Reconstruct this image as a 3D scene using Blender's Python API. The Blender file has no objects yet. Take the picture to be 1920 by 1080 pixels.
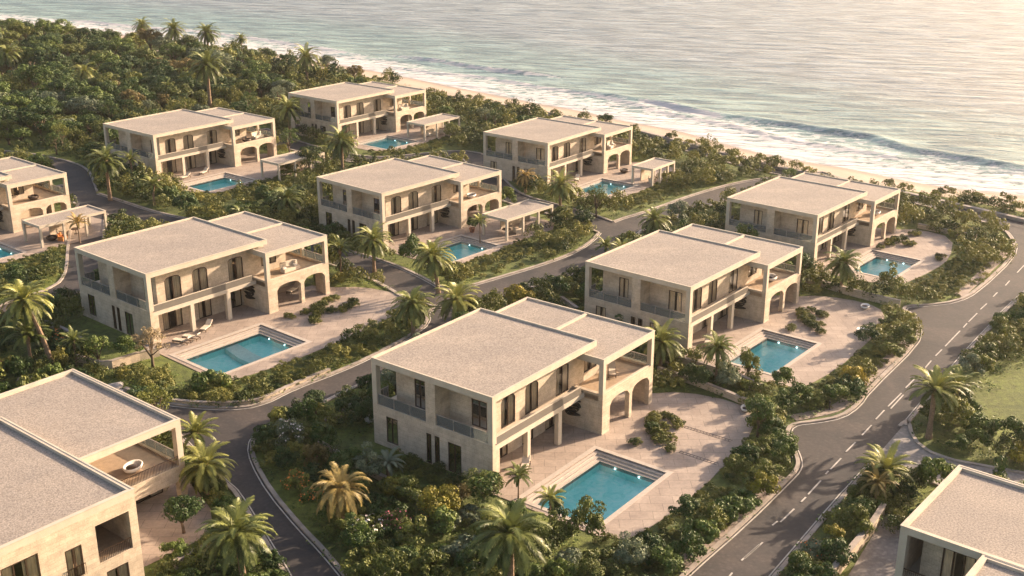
import bpy, math, random
import numpy as np
from mathutils import Vector, geometry
R=math.radians
rnd=random.Random(7)
sc=bpy.context.scene
col=sc.collection
# ---------------------------------------------------------------- camera, light
FPX=2204.76; TH=0.347515; CH=47.02
cd=bpy.data.cameras.new('camera'); cam=bpy.data.objects.new('camera',cd); col.objects.link(cam)
cd.sensor_width=36; cd.lens=FPX/1920*36; cd.clip_end=9000; cd.clip_start=1
cam.location=(0,0,CH); cam.rotation_euler=(math.pi/2-TH,0,0); sc.camera=cam
HAZE=0.00011; NOWN=285
SUN_AZ=60; SUN_EL=19          # clockwise from +Y (the view direction)
w=bpy.data.worlds.new('World'); sc.world=w; w.use_nodes=True
nt=w.node_tree; nt.nodes.clear()
sky=nt.nodes.new('ShaderNodeTexSky'); sky.sky_type='NISHITA'; sky.sun_disc=False
sky.sun_elevation=R(SUN_EL); sky.sun_rotation=R(SUN_AZ); sky.dust_density=4.0; sky.air_density=1.2; sky.ozone_density=0.6
tint=nt.nodes.new('ShaderNodeMix'); tint.data_type='RGBA'; tint.blend_type='MULTIPLY'; tint.inputs[0].default_value=1
tint.inputs[7].default_value=(1.0,0.905,0.895,1)
bg=nt.nodes.new('ShaderNodeBackground'); bg.inputs[1].default_value=0.12
wo=nt.nodes.new('ShaderNodeOutputWorld')
nt.links.new(sky.outputs[0],tint.inputs[6]); nt.links.new(tint.outputs[2],bg.inputs[0]); nt.links.new(bg.outputs[0],wo.inputs[0])
sl=bpy.data.lights.new('sun','SUN'); sl.energy=5.0; sl.angle=R(0.7); sl.color=(1.0,0.775,0.565)
so=bpy.data.objects.new('sun',sl); col.objects.link(so)
sd=Vector((math.sin(R(SUN_AZ))*math.cos(R(SUN_EL)),math.cos(R(SUN_AZ))*math.cos(R(SUN_EL)),math.sin(R(SUN_EL))))
so.rotation_euler=sd.to_track_quat('Z','Y').to_euler(); so.location=(60,60,90)
sc.view_settings.view_transform='Standard'; sc.view_settings.look='None'; sc.view_settings.gamma=1
sc.view_settings.exposure=1.42
sc.render.engine='CYCLES'
sc.cycles.max_bounces=6; sc.cycles.transparent_max_bounces=12; sc.cycles.diffuse_bounces=3; sc.cycles.glossy_bounces=3
sc.cycles.use_denoising=True

def ray(px,py):
    a=(px-960)/FPX; b=(540-py)/FPX
    return (a,math.cos(TH)+b*math.sin(TH),-math.sin(TH)+b*math.cos(TH))
def G(px,py,z=0.0):
    """photo pixel -> point of the level ground (height z) it shows"""
    d=ray(px,py); t=(z-CH)/d[2]; return (d[0]*t,d[1]*t)
def px_of(x,y,z=0):
    zz=z-CH; dz=y*math.cos(TH)-zz*math.sin(TH); up=y*math.sin(TH)+zz*math.cos(TH)
    return 960+FPX*x/dz,540-FPX*up/dz
def height_at(x,y,py):
    """height above the ground point (x,y) that reaches picture row py"""
    lo,hi=0,40
    for _ in range(40):
        m=(lo+hi)/2
        if px_of(x,y,m)[1]>py: lo=m
        else: hi=m
    return lo

# ---------------------------------------------------------------- materials
def nodes(name):
    m=bpy.data.materials.new(name); m.use_nodes=True; n=m.node_tree; b=n.nodes['Principled BSDF']; return m,n,b
def N(n,t,**k):
    x=n.nodes.new(t)
    for a,v in k.items(): setattr(x,a,v)
    return x
def noise(n,scale,detail=4,vec=None,rough=.6,dist=0):
    x=N(n,'ShaderNodeTexNoise'); x.inputs['Scale'].default_value=scale; x.inputs['Detail'].default_value=detail; x.inputs['Roughness'].default_value=rough; x.inputs['Distortion'].default_value=dist
    if vec is not None: n.links.new(vec,x.inputs['Vector'])
    return x
def ramp(n,src,stops):
    r=N(n,'ShaderNodeValToRGB'); n.links.new(src,r.inputs[0]); e=r.color_ramp.elements
    while len(e)<len(stops): e.new(0.5)
    for i,(p,c) in enumerate(stops):
        e[i].position=p; e[i].color=(*c,1) if len(c)==3 else c
    return r
def mixc(n,f,a,b,mode='MIX'):
    x=N(n,'ShaderNodeMix',data_type='RGBA',blend_type=mode)
    for i,v in ((0,f),(6,a),(7,b)):
        if hasattr(v,'is_output') or isinstance(v,bpy.types.NodeSocket): n.links.new(v,x.inputs[i])
        else: x.inputs[i].default_value=v if i==0 else ((*v,1) if len(v)==3 else v)
    return x.outputs[2]
def coords(n,kind='Object',scale=None):
    t=N(n,'ShaderNodeTexCoord').outputs[kind]
    if scale is not None:
        mp=N(n,'ShaderNodeMapping'); mp.inputs['Scale'].default_value=scale; n.links.new(t,mp.inputs['Vector']); t=mp.outputs[0]
    return t
def pos(n): return N(n,'ShaderNodeNewGeometry').outputs['Position']
def bump(n,b,h,strength=.3,dist=.05):
    x=N(n,'ShaderNodeBump'); x.inputs['Strength'].default_value=strength; x.inputs['Distance'].default_value=dist
    n.links.new(h,x.inputs['Height']); n.links.new(x.outputs[0],b.inputs['Normal']); return x
def plain(name,c,rough=.6,metal=0,var=.15,scale=3):
    m,n,b=nodes(name); v=coords(n); ns=noise(n,scale,5,v)
    c0=tuple(x*(1-var) for x in c); c1=tuple(min(1,x*(1+var)) for x in c)
    r=ramp(n,ns.outputs[0],[(.3,c0),(.7,c1)]); n.links.new(r.outputs[0],b.inputs['Base Color'])
    b.inputs['Roughness'].default_value=rough; b.inputs['Metallic'].default_value=metal; return m
M={}
# stone walls: soft coursed blocks with stains
m,n,b=nodes('limestone'); v=coords(n)
sx=N(n,'ShaderNodeSeparateXYZ'); n.links.new(v,sx.inputs[0])
ad=N(n,'ShaderNodeMath',operation='ADD'); n.links.new(sx.outputs[0],ad.inputs[0]); n.links.new(sx.outputs[1],ad.inputs[1])
cx=N(n,'ShaderNodeCombineXYZ'); n.links.new(ad.outputs[0],cx.inputs[0]); n.links.new(sx.outputs[2],cx.inputs[1])
br=N(n,'ShaderNodeTexBrick'); n.links.new(cx.outputs[0],br.inputs['Vector'])
br.inputs['Scale'].default_value=1; br.inputs['Brick Width'].default_value=.95; br.inputs['Row Height'].default_value=.34; br.inputs['Mortar Size'].default_value=.012
br.inputs['Color1'].default_value=(.56,.475,.365,1); br.inputs['Color2'].default_value=(.48,.40,.305,1); br.inputs['Mortar'].default_value=(.42,.35,.27,1); br.inputs['Bias'].default_value=-.1
n1=noise(n,1.3,6,v); r1=ramp(n,n1.outputs[0],[(.3,(.74,.72,.70)),(.7,(1.08,1.05,1.02))])
n2=noise(n,9,5,v); r2=ramp(n,n2.outputs[0],[(.3,(.82,.82,.82)),(.7,(1.1,1.1,1.1))])
c=mixc(n,1,br.outputs[0],r1.outputs[0],'MULTIPLY'); c=mixc(n,1,c,r2.outputs[0],'MULTIPLY'); n.links.new(c,b.inputs['Base Color'])
b.inputs['Roughness'].default_value=.85; bump(n,b,mixc(n,.5,br.outputs[0],n2.outputs[0]),.5,.03); M['stone']=m
# smooth render for fascias, columns
m,n,b=nodes('pale_render'); v=coords(n); n1=noise(n,.9,6,v); r1=ramp(n,n1.outputs[0],[(.3,(.42,.36,.28)),(.7,(.52,.455,.36))])
n2=noise(n,14,4,v); c=mixc(n,.25,r1.outputs[0],n2.outputs[1],'SOFT_LIGHT'); n.links.new(c,b.inputs['Base Color']); b.inputs['Roughness'].default_value=.8
bump(n,b,n2.outputs[0],.15,.02); M['render']=m
# gravel roof
m,n,b=nodes('roof_gravel'); v=coords(n)
n1=noise(n,7.5,3,v,.7); r1=ramp(n,n1.outputs[0],[(.34,(.185,.158,.132)),(.48,(.265,.228,.192)),(.64,(.36,.315,.268))])
n3=noise(n,.25,4,v); r3=ramp(n,n3.outputs[0],[(.3,(.84,.84,.86)),(.7,(1.07,1.05,1.03))])
c=mixc(n,1,r1.outputs[0],r3.outputs[0],'MULTIPLY'); n.links.new(c,b.inputs['Base Color']); b.inputs['Roughness'].default_value=.95
bump(n,b,n1.outputs[0],.45,.05); M['gravel']=m
# paving
m,n,b=nodes('patio_stone'); v=coords(n); br=N(n,'ShaderNodeTexBrick'); n.links.new(v,br.inputs['Vector'])
br.inputs['Scale'].default_value=1; br.inputs['Brick Width'].default_value=1.8; br.inputs['Row Height'].default_value=1.2; br.inputs['Mortar Size'].default_value=.022
br.inputs['Color1'].default_value=(.36,.295,.245,1); br.inputs['Color2'].default_value=(.32,.26,.215,1); br.inputs['Mortar'].default_value=(.20,.16,.13,1)
n1=noise(n,.45,6,v,.65,.6); r1=ramp(n,n1.outputs[0],[(.3,(.72,.70,.69)),(.68,(1.12,1.1,1.06))]); n2=noise(n,5,5,v); r2=ramp(n,n2.outputs[0],[(.3,(.86,.86,.86)),(.7,(1.08,1.08,1.08))])
c=mixc(n,1,br.outputs[0],r1.outputs[0],'MULTIPLY'); c=mixc(n,1,c,r2.outputs[0],'MULTIPLY'); n.links.new(c,b.inputs['Base Color']); b.inputs['Roughness'].default_value=.7
bump(n,b,n2.outputs[0],.2,.02); M['patio']=m
# asphalt / cobble road
def road_mat(name,c0,c1,patch):
    m,n,b=nodes(name); v=pos(n)
    vo=N(n,'ShaderNodeTexVoronoi'); vo.inputs['Scale'].default_value=2.6; n.links.new(v,vo.inputs['Vector'])
    n1=noise(n,.12,6,v,.65,1.0); n2=noise(n,3,5,v)
    r1=ramp(n,n1.outputs[0],[(.36,c0),(.62,c1)]); r2=ramp(n,n2.outputs[0],[(.3,(.75,.75,.75)),(.7,(1.2,1.2,1.2))]); r3=ramp(n,vo.outputs['Distance'],[(.1,(1.1,1.1,1.1)),(.5,(.72,.72,.72))])
    c=mixc(n,1,r1.outputs[0],r2.outputs[0],'MULTIPLY'); c=mixc(n,patch,c,mixc(n,1,c,r3.outputs[0],'MULTIPLY')); n.links.new(c,b.inputs['Base Color'])
    b.inputs['Roughness'].default_value=.8; bump(n,b,mixc(n,.5,vo.outputs['Distance'],n2.outputs[0]),.3,.03); return m
M['road']=road_mat('worn_asphalt',(.027,.025,.025),(.070,.056,.048),.8)
M['pave']=road_mat('pale_setts',(.20,.175,.155),(.30,.265,.235),.7)
M['kerb']=plain('kerb_stone',(.30,.255,.215),.85,var=.3,scale=.8)
M['paint']=plain('road_paint',(.42,.385,.34),.7,var=.25,scale=1.5)
# grass ground
m,n,b=nodes('grass'); v=pos(n); n1=noise(n,.10,6,v,.6,.5); n2=noise(n,1.6,6,v); n3=noise(n,14,4,v)
r1=ramp(n,n1.outputs[0],[(.30,(.040,.062,.014)),(.46,(.095,.118,.022)),(.62,(.135,.165,.026))]); r2=ramp(n,n2.outputs[0],[(.3,(.6,.6,.6)),(.7,(1.35,1.35,1.35))])
c=mixc(n,1,r1.outputs[0],r2.outputs[0],'MULTIPLY'); r3=ramp(n,n3.outputs[0],[(.3,(.6,.6,.6)),(.7,(1.3,1.3,1.3))]); c=mixc(n,1,c,r3.outputs[0],'MULTIPLY')
n.links.new(c,b.inputs['Base Color']); b.inputs['Roughness'].default_value=.9; bump(n,b,mixc(n,.5,n2.outputs[0],n3.outputs[0]),.8,.25); M['grass']=m
m,n,b=nodes('sand'); v=pos(n); n1=noise(n,.2,5,v); n2=noise(n,3,5,v); at=N(n,'ShaderNodeAttribute',attribute_name='wet')
r1=ramp(n,n1.outputs[0],[(.3,(.36,.285,.215)),(.7,(.45,.36,.275))]); wr=ramp(n,at.outputs['Fac'],[(.0,(1,1,1)),(.8,(.62,.60,.60))])
c=mixc(n,1,r1.outputs[0],wr.outputs[0],'MULTIPLY'); n.links.new(c,b.inputs['Base Color']); rr=ramp(n,at.outputs['Fac'],[(.3,(.9,.9,.9)),(.9,(.35,.35,.35))]); n.links.new(rr.outputs[0],b.inputs['Roughness'])
bump(n,b,n2.outputs[0],.5,.12); M['sand']=m
# sea
m,n,b=nodes('sea_water'); v=pos(n)
rot=N(n,'ShaderNodeMapping'); rot.inputs['Rotation'].default_value=(0,0,R(12)); n.links.new(v,rot.inputs['Vector'])
st=N(n,'ShaderNodeMapping'); st.inputs['Scale'].default_value=(.075,.30,.2); n.links.new(rot.outputs[0],st.inputs['Vector'])
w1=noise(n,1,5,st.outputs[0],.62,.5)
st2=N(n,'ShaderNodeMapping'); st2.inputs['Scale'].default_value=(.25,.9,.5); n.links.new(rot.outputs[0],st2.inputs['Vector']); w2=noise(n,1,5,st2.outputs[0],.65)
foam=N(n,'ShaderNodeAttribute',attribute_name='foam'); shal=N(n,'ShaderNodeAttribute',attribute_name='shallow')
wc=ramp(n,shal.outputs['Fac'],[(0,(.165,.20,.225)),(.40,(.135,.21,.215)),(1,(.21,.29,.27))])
wv=ramp(n,w1.outputs[0],[(.40,(.42,.50,.54)),(.60,(1.45,1.4,1.32))]); wcc=mixc(n,1,wc.outputs[0],wv.outputs[0],'MULTIPLY')  # bright and dark ripple streaks painted into the base colour, imitating light on waves
vo=N(n,'ShaderNodeTexVoronoi',feature='DISTANCE_TO_EDGE'); vo.inputs['Scale'].default_value=.42
fm=N(n,'ShaderNodeMapping'); fm.inputs['Scale'].default_value=(.5,1,1); fm.inputs['Rotation'].default_value=(0,0,R(38)); n.links.new(v,fm.inputs['Vector'])
fd=noise(n,.5,4,fm.outputs[0]); vm=N(n,'ShaderNodeVectorMath',operation='MULTIPLY_ADD'); n.links.new(fd.outputs[1],vm.inputs[0]); vm.inputs[1].default_value=(4,4,4); n.links.new(fm.outputs[0],vm.inputs[2]); n.links.new(vm.outputs[0],vo.inputs['Vector'])
vr=ramp(n,vo.outputs['Distance'],[(0,(1,1,1)),(.28,(0,0,0))])
nf=noise(n,1.7,6,fm.outputs[0],.7)
a1=N(n,'ShaderNodeMath',operation='MULTIPLY_ADD'); n.links.new(vr.outputs[0],a1.inputs[0]); a1.inputs[1].default_value=.46; n.links.new(foam.outputs['Fac'],a1.inputs[2])
a2=N(n,'ShaderNodeMath',operation='MULTIPLY_ADD'); n.links.new(nf.outputs[0],a2.inputs[0]); a2.inputs[1].default_value=1.0; n.links.new(a1.outputs[0],a2.inputs[2])
fr=ramp(n,a2.outputs[0],[(.80,(0,0,0)),(1.0,(1,1,1))])
mp2=N(n,'ShaderNodeMapRange'); n.links.new(a2.outputs[0],mp2.inputs[0]); mp2.inputs[1].default_value=1.02; mp2.inputs[2].default_value=1.30
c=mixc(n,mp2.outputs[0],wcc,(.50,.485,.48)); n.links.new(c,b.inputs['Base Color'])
ro=N(n,'ShaderNodeMapRange'); n.links.new(mp2.outputs[0],ro.inputs[0]); ro.inputs[3].default_value=.24; ro.inputs[4].default_value=.9; n.links.new(ro.outputs[0],b.inputs['Roughness'])
b.inputs['IOR'].default_value=1.6
bm1=N(n,'ShaderNodeBump'); bm1.inputs['Strength'].default_value=.85; bm1.inputs['Distance'].default_value=1.6; n.links.new(w1.outputs[0],bm1.inputs['Height'])
bm2=N(n,'ShaderNodeBump'); bm2.inputs['Strength'].default_value=.8; bm2.inputs['Distance'].default_value=.35; n.links.new(w2.outputs[0],bm2.inputs['Height']); n.links.new(bm1.outputs[0],bm2.inputs['Normal'])
n.links.new(bm2.outputs[0],b.inputs['Normal']); M['sea']=m
# pool water: clear tinted sheet over a tiled basin
def clear(name,tintc,gloss,rough=.03,bumps=0,base=None):
    m=bpy.data.materials.new(name); m.use_nodes=True; n=m.node_tree; n.nodes.clear()
    o=N(n,'ShaderNodeOutputMaterial'); tr=N(n,'ShaderNodeBsdfTransparent'); tr.inputs[0].default_value=(*tintc,1); gl=N(n,'ShaderNodeBsdfGlossy'); gl.inputs['Roughness'].default_value=rough
    fr=N(n,'ShaderNodeFresnel'); fr.inputs[0].default_value=gloss; mx=N(n,'ShaderNodeMixShader')
    if bumps:
        ns=noise(n,2.2,4,pos(n)); bp=N(n,'ShaderNodeBump'); bp.inputs['Strength'].default_value=bumps; bp.inputs['Distance'].default_value=.05; n.links.new(ns.outputs[0],bp.inputs['Height']); n.links.new(bp.outputs[0],gl.inputs['Normal']); n.links.new(bp.outputs[0],fr.inputs['Normal'])
    n.links.new(fr.outputs[0],mx.inputs[0]); n.links.new(tr.outputs[0],mx.inputs[1]); n.links.new(gl.outputs[0],mx.inputs[2])
    last=mx
    if base:
        df=N(n,'ShaderNodeBsdfDiffuse'); df.inputs[0].default_value=(*base[0],1); m2=N(n,'ShaderNodeMixShader'); m2.inputs[0].default_value=base[1]; n.links.new(mx.outputs[0],m2.inputs[1]); n.links.new(df.outputs[0],m2.inputs[2]); last=m2
    n.links.new(last.outputs[0],o.inputs[0]); return m
M['pool_water']=clear('pool_water',(.80,.985,.985),1.33,.04,.35)
M['glass']=clear('window_glass',(.86,.84,.80),1.45,.02)
M['railglass']=clear('railing_glass',(.66,.70,.70),1.45,.05,0,((.30,.31,.30),.30))
M['parapet_panel']=plain('balcony_panel',(.15,.135,.115),.35,var=.08)
m,n,b=nodes('pool_tile'); v=pos(n); n1=noise(n,1.1,5,v,.6,1.5); r1=ramp(n,n1.outputs[0],[(.32,(.34,.84,.76)),(.5,(.50,.94,.86)),(.68,(.74,.98,.90))]); n.links.new(r1.outputs[0],b.inputs['Base Color']); M['pooltile']=m
M['ledge']=plain('pale_pool_ledge',(.78,.80,.70),.7,var=.1)
M['poolstep']=plain('pool_step_stone',(.40,.345,.29),.7,var=.12)
M['bronze']=plain('dark_bronze',(.055,.034,.022),.4,.3)
M['curtain']=plain('curtain_cloth',(.74,.60,.43),.9,var=.2,scale=1)
M['art']=plain('dark_metal_sculpture',(.03,.027,.025),.5,.2)
M['trunkp']=plain('palm_bark',(.20,.135,.085),.9,var=.35,scale=5)
M['bark']=plain('bark',(.12,.085,.055),.9,var=.3,scale=4)
M['white']=plain('white_paint',(.70,.66,.60),.5,var=.05)
M['cushion']=plain('beige_cushion',(.55,.47,.37),.9,var=.1)
M['darkwood']=plain('dark_wood',(.06,.035,.022),.6)
M['black']=plain('black_resin',(.02,.018,.017),.5)
M['orange']=plain('orange_fabric',(.55,.20,.05),.8)
M['rock']=plain('pale_rock',(.34,.31,.28),.9,var=.35,scale=2)
M['terracotta']=plain('terracotta',(.30,.13,.07),.8)
M['floorwood']=plain('warm_floor',(.36,.26,.17),.6,var=.15)
m,n,b=nodes('pool_lamp'); b.inputs['Emission Color'].default_value=(.75,.95,1,1); b.inputs['Emission Strength'].default_value=2.2; M['lamp']=m
def leaf_mat(name,dark,light,trans=.15,rough=.55):
    m,n,b=nodes(name); at=N(n,'ShaderNodeAttribute',attribute_name='tone'); oi=N(n,'ShaderNodeObjectInfo')
    r1=ramp(n,at.outputs['Fac'],[(0,dark),(1,light)])
    hs=N(n,'ShaderNodeHueSaturation'); n.links.new(r1.outputs[0],hs.inputs['Color'])
    mr=N(n,'ShaderNodeMapRange'); n.links.new(oi.outputs['Random'],mr.inputs[0]); mr.inputs[3].default_value=.72; mr.inputs[4].default_value=1.3; n.links.new(mr.outputs[0],hs.inputs['Value'])
    mh=N(n,'ShaderNodeMapRange'); n.links.new(oi.outputs['Random'],mh.inputs[0]); mh.inputs[3].default_value=.515; mh.inputs[4].default_value=.485; n.links.new(mh.outputs[0],hs.inputs['Hue'])
    n.links.new(hs.outputs[0],b.inputs['Base Color']); b.inputs['Roughness'].default_value=rough; b.inputs['Specular IOR Level'].default_value=.25
    tl=N(n,'ShaderNodeBsdfTranslucent'); n.links.new(hs.outputs[0],tl.inputs[0]); mx=N(n,'ShaderNodeMixShader'); mx.inputs[0].default_value=trans
    o=n.nodes['Material Output']; n.links.new(b.outputs[0],mx.inputs[1]); n.links.new(tl.outputs[0],mx.inputs[2]); n.links.new(mx.outputs[0],o.inputs[0]); return m
LEAF={
 'mixed':leaf_mat('leaf_mixed',(.022,.046,.012),(.235,.225,.05)),
 'dark green':leaf_mat('leaf_dark',(.022,.046,.012),(.075,.118,.030)),
 'mid green':leaf_mat('leaf_mid',(.036,.066,.015),(.130,.180,.038)),
 'olive green':leaf_mat('leaf_olive',(.050,.068,.015),(.200,.215,.045)),
 'grey green':leaf_mat('leaf_grey',(.062,.090,.050),(.20,.23,.13)),
 'golden':leaf_mat('leaf_gold',(.09,.085,.014),(.37,.32,.045)),
 'bronze':leaf_mat('leaf_bronze',(.055,.052,.018),(.22,.165,.050)),
 'straw':leaf_mat('leaf_straw',(.20,.14,.07),(.46,.35,.20)),
 'palm':leaf_mat('leaf_palm',(.030,.054,.014),(.26,.27,.07),.15,.42),
 'drypalm':leaf_mat('leaf_drypalm',(.10,.085,.028),(.48,.34,.12),.2,.5),
 'silverpalm':leaf_mat('leaf_silverpalm',(.10,.125,.080),(.26,.28,.18),.2,.5),
}
PETAL={'pink':plain('petal_pink',(.60,.18,.20),.7),'white':plain('petal_white',(.66,.60,.58),.7),'orange':plain('petal_orange',(.62,.20,.04),.7),'red':plain('petal_red',(.45,.04,.03),.7)}

# ---------------------------------------------------------------- mesh helpers
def tag(o,label=None,cat=None,group=None,kind=None):
    for k,v in (('label',label),('category',cat),('group',group),('kind',kind)):
        if v: o[k]=v
    return o
def empty(name,loc=(0,0,0),rz=0):
    o=bpy.data.objects.new(name,None); col.objects.link(o); o.location=loc; o.rotation_euler=(0,0,rz); o.empty_display_size=.5; return o
class MB:
    def __init__(s): s.v=[]; s.f=[]
    def poly(s,pts):
        b=len(s.v); s.v+=[tuple(p) for p in pts]; s.f.append(tuple(range(b,b+len(pts))))
    def box(s,x0,x1,y0,y1,z0,z1):
        b=len(s.v); s.v+=[(x,y,z) for z in (z0,z1) for x,y in ((x0,y0),(x1,y0),(x1,y1),(x0,y1))]
        s.f+=[tuple(b+i for i in q) for q in ((3,2,1,0),(4,5,6,7),(0,1,5,4),(1,2,6,5),(2,3,7,6),(3,0,4,7))]; return s
    def prism(s,pts,d0,d1,plane='z'):
        """2D outline extruded along the named axis"""
        if plane=='z': f=lambda p,d:(p[0],p[1],d)
        elif plane=='y': f=lambda p,d:(p[0],d,p[1])
        else: f=lambda p,d:(d,p[0],p[1])
        b=len(s.v); k=len(pts); s.v+=[f(p,d0) for p in pts]+[f(p,d1) for p in pts]
        s.f.append(tuple(b+i for i in range(k))); s.f.append(tuple(b+k+i for i in reversed(range(k))))
        for i in range(k): j=(i+1)%k; s.f.append((b+i,b+k+i,b+k+j,b+j))
        return s
    def tube(s,pts,rad,seg=8,cap=True):
        b=len(s.v); n=len(pts)
        for i,p in enumerate(pts):
            p=Vector(p); d=(Vector(pts[min(i+1,n-1)])-Vector(pts[max(i-1,0)])).normalized()
            a=d.orthogonal().normalized() if abs(d.z)<.9 else Vector((1,0,0)); a=(a-d*a.dot(d)).normalized(); c=d.cross(a)
            r=rad[i] if isinstance(rad,(list,tuple)) else rad
            s.v+=[tuple(p+(a*math.cos(t)+c*math.sin(t))*r) for t in (2*math.pi*k/seg for k in range(seg))]
        for i in range(n-1):
            for k in range(seg): k2=(k+1)%seg; s.f.append((b+i*seg+k,b+i*seg+k2,b+(i+1)*seg+k2,b+(i+1)*seg+k))
        if cap: s.f.append(tuple(b+(n-1)*seg+k for k in range(seg))); s.f.append(tuple(b+k for k in reversed(range(seg))))
        return s
    def lathe(s,prof,seg=16,c=(0,0,0)):
        b=len(s.v)
        for r,z in prof: s.v+=[(c[0]+r*math.cos(2*math.pi*k/seg),c[1]+r*math.sin(2*math.pi*k/seg),c[2]+z) for k in range(seg)]
        for i in range(len(prof)-1):
            for k in range(seg): k2=(k+1)%seg; s.f.append((b+i*seg+k,b+i*seg+k2,b+(i+1)*seg+k2,b+(i+1)*seg+k))
        return s
    def build(s,name,mat,parent=None,smooth=False,recalc=True):
        me=bpy.data.meshes.new(name); me.from_pydata(s.v,[],s.f); me.materials.append(mat)
        if recalc:
            import bmesh
            bm=bmesh.new(); bm.from_mesh(me); bmesh.ops.recalc_face_normals(bm,faces=bm.faces); bm.to_mesh(me); bm.free()
        if smooth: me.polygons.foreach_set('use_smooth',[True]*len(me.polygons))
        o=bpy.data.objects.new(name,me); col.objects.link(o); o.parent=parent; return o
def wall(mb,axis,c,th,a0,a1,z0,z1,ops=()):
    """a wall in the plane axis=c (inner side at c+th) between a0..a1, z0..z1; ops=(b0,b1,y0,y1,rise) openings"""
    def piece(p0,p1,q0,q1):
        if p1-p0<1e-4 or q1-q0<1e-4: return
        if axis=='y': mb.box(p0,p1,min(c,c+th),max(c,c+th),q0,q1)
        else: mb.box(min(c,c+th),max(c,c+th),p0,p1,q0,q1)
    cur=a0
    for (b0,b1,y0,y1,rise) in sorted(ops):
        piece(cur,b0,z0,z1); piece(b0,b1,z0,y0)
        if rise<=0: piece(b0,b1,y1,z1)
        else:
            K=10; cc=(b0+b1)/2; hw=(b1-b0)/2
            for k in range(K):
                t0=-1+2*k/K; t1=-1+2*(k+1)/K
                h=lambda t: y1-rise+rise*math.sqrt(max(0,1-abs(t)**2.4))
                mb.prism([(cc+hw*t0,h(t0)),(cc+hw*t1,h(t1)),(cc+hw*t1,z1),(cc+hw*t0,z1)],c,c+th,axis)
        cur=b1
    piece(cur,a1,z0,z1)
def copy_tree(o,parent=None):
    c=o.copy(); col.objects.link(c); c.parent=parent
    for ch in o.children: copy_tree(ch,c)
    return c
def window(parent,axis,c,b0,b1,y0,y1,rise=0,gap=.3,inward=1,name='window',curt=True,seed=0):
    """dark framed window in the opening; pane and curtains are its sub-parts"""
    r=random.Random(seed); fw=.09; d0=c+inward*.015; d1=c+inward*.075; dp=c+inward*.05
    mb=MB(); cc=(b0+b1)/2; hw=(b1-b0)/2
    def bx(p0,p1,q0,q1):
        lo,hi=min(d0,d1),max(d0,d1)
        if axis=='y': mb.box(p0,p1,lo,hi,q0,q1)
        else: mb.box(lo,hi,p0,p1,q0,q1)
    top=y1-rise
    bx(b0,b0+fw,y0,top); bx(b1-fw,b1,y0,top); bx(b0+fw,b1-fw,y0,y0+fw)
    h=lambda t: y1-rise+rise*math.sqrt(max(0,1-abs(t)**2.4))
    if rise<=0: bx(b0+fw,b1-fw,y1-fw,y1)
    else:
        K=10
        for k in range(K):
            t0=-1+2*k/K; t1=-1+2*(k+1)/K
            mb.prism([(cc+hw*t0,h(t0)-fw*1.2),(cc+hw*t1,h(t1)-fw*1.2),(cc+hw*t1,h(t1)),(cc+hw*t0,h(t0))],d0,d1,axis)
    nm=1 if b1-b0<2.1 else 2
    for i in range(nm):
        x=b0+(b1-b0)*(i+1)/(nm+1); bx(x-fw*.6,x+fw*.6,y0+fw,y1-fw)
    fo=mb.build(name,M['bronze'],parent)
    pb=MB()
    pts=[(b0+.03,y0+.03),(b1-.03,y0+.03)]+([(b1-.03,y1-.03),(b0+.03,y1-.03)] if rise<=0 else [(cc+hw*.97*t,h(t)-.03) for t in (1,.8,.5,.2,-.2,-.5,-.8,-1)])
    pb.poly([(p[0],dp,p[1]) if axis=='y' else (dp,p[0],p[1]) for p in pts]); pb.build('pane',M['glass'],fo,recalc=False)
    if curt:
        cb=MB(); dc=c+inward*.12; wdt=(b1-b0)
        spans=[(b0,b0+wdt*r.uniform(.30,.46)),(b1-wdt*r.uniform(.30,.46),b1)]
        for (p0,p1) in spans:
            k=max(5,int((p1-p0)/.07))
            for i in range(k):
                q0=p0+(p1-p0)*i/k; q1=p0+(p1-p0)*(i+1)/k; e0=dc+inward*.028*math.sin(i*1.9); e1=dc+inward*.028*math.sin((i+1)*1.9)
                P=[(q0,e0,y0),(q1,e1,y0),(q1,e1,y1),(q0,e0,y1)]
                cb.poly([(a,b_,z) if axis=='y' else (b_,a,z) for a,b_,z in P])
        cb.build('curtain',M['curtain'],fo,recalc=False)
    return fo

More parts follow.
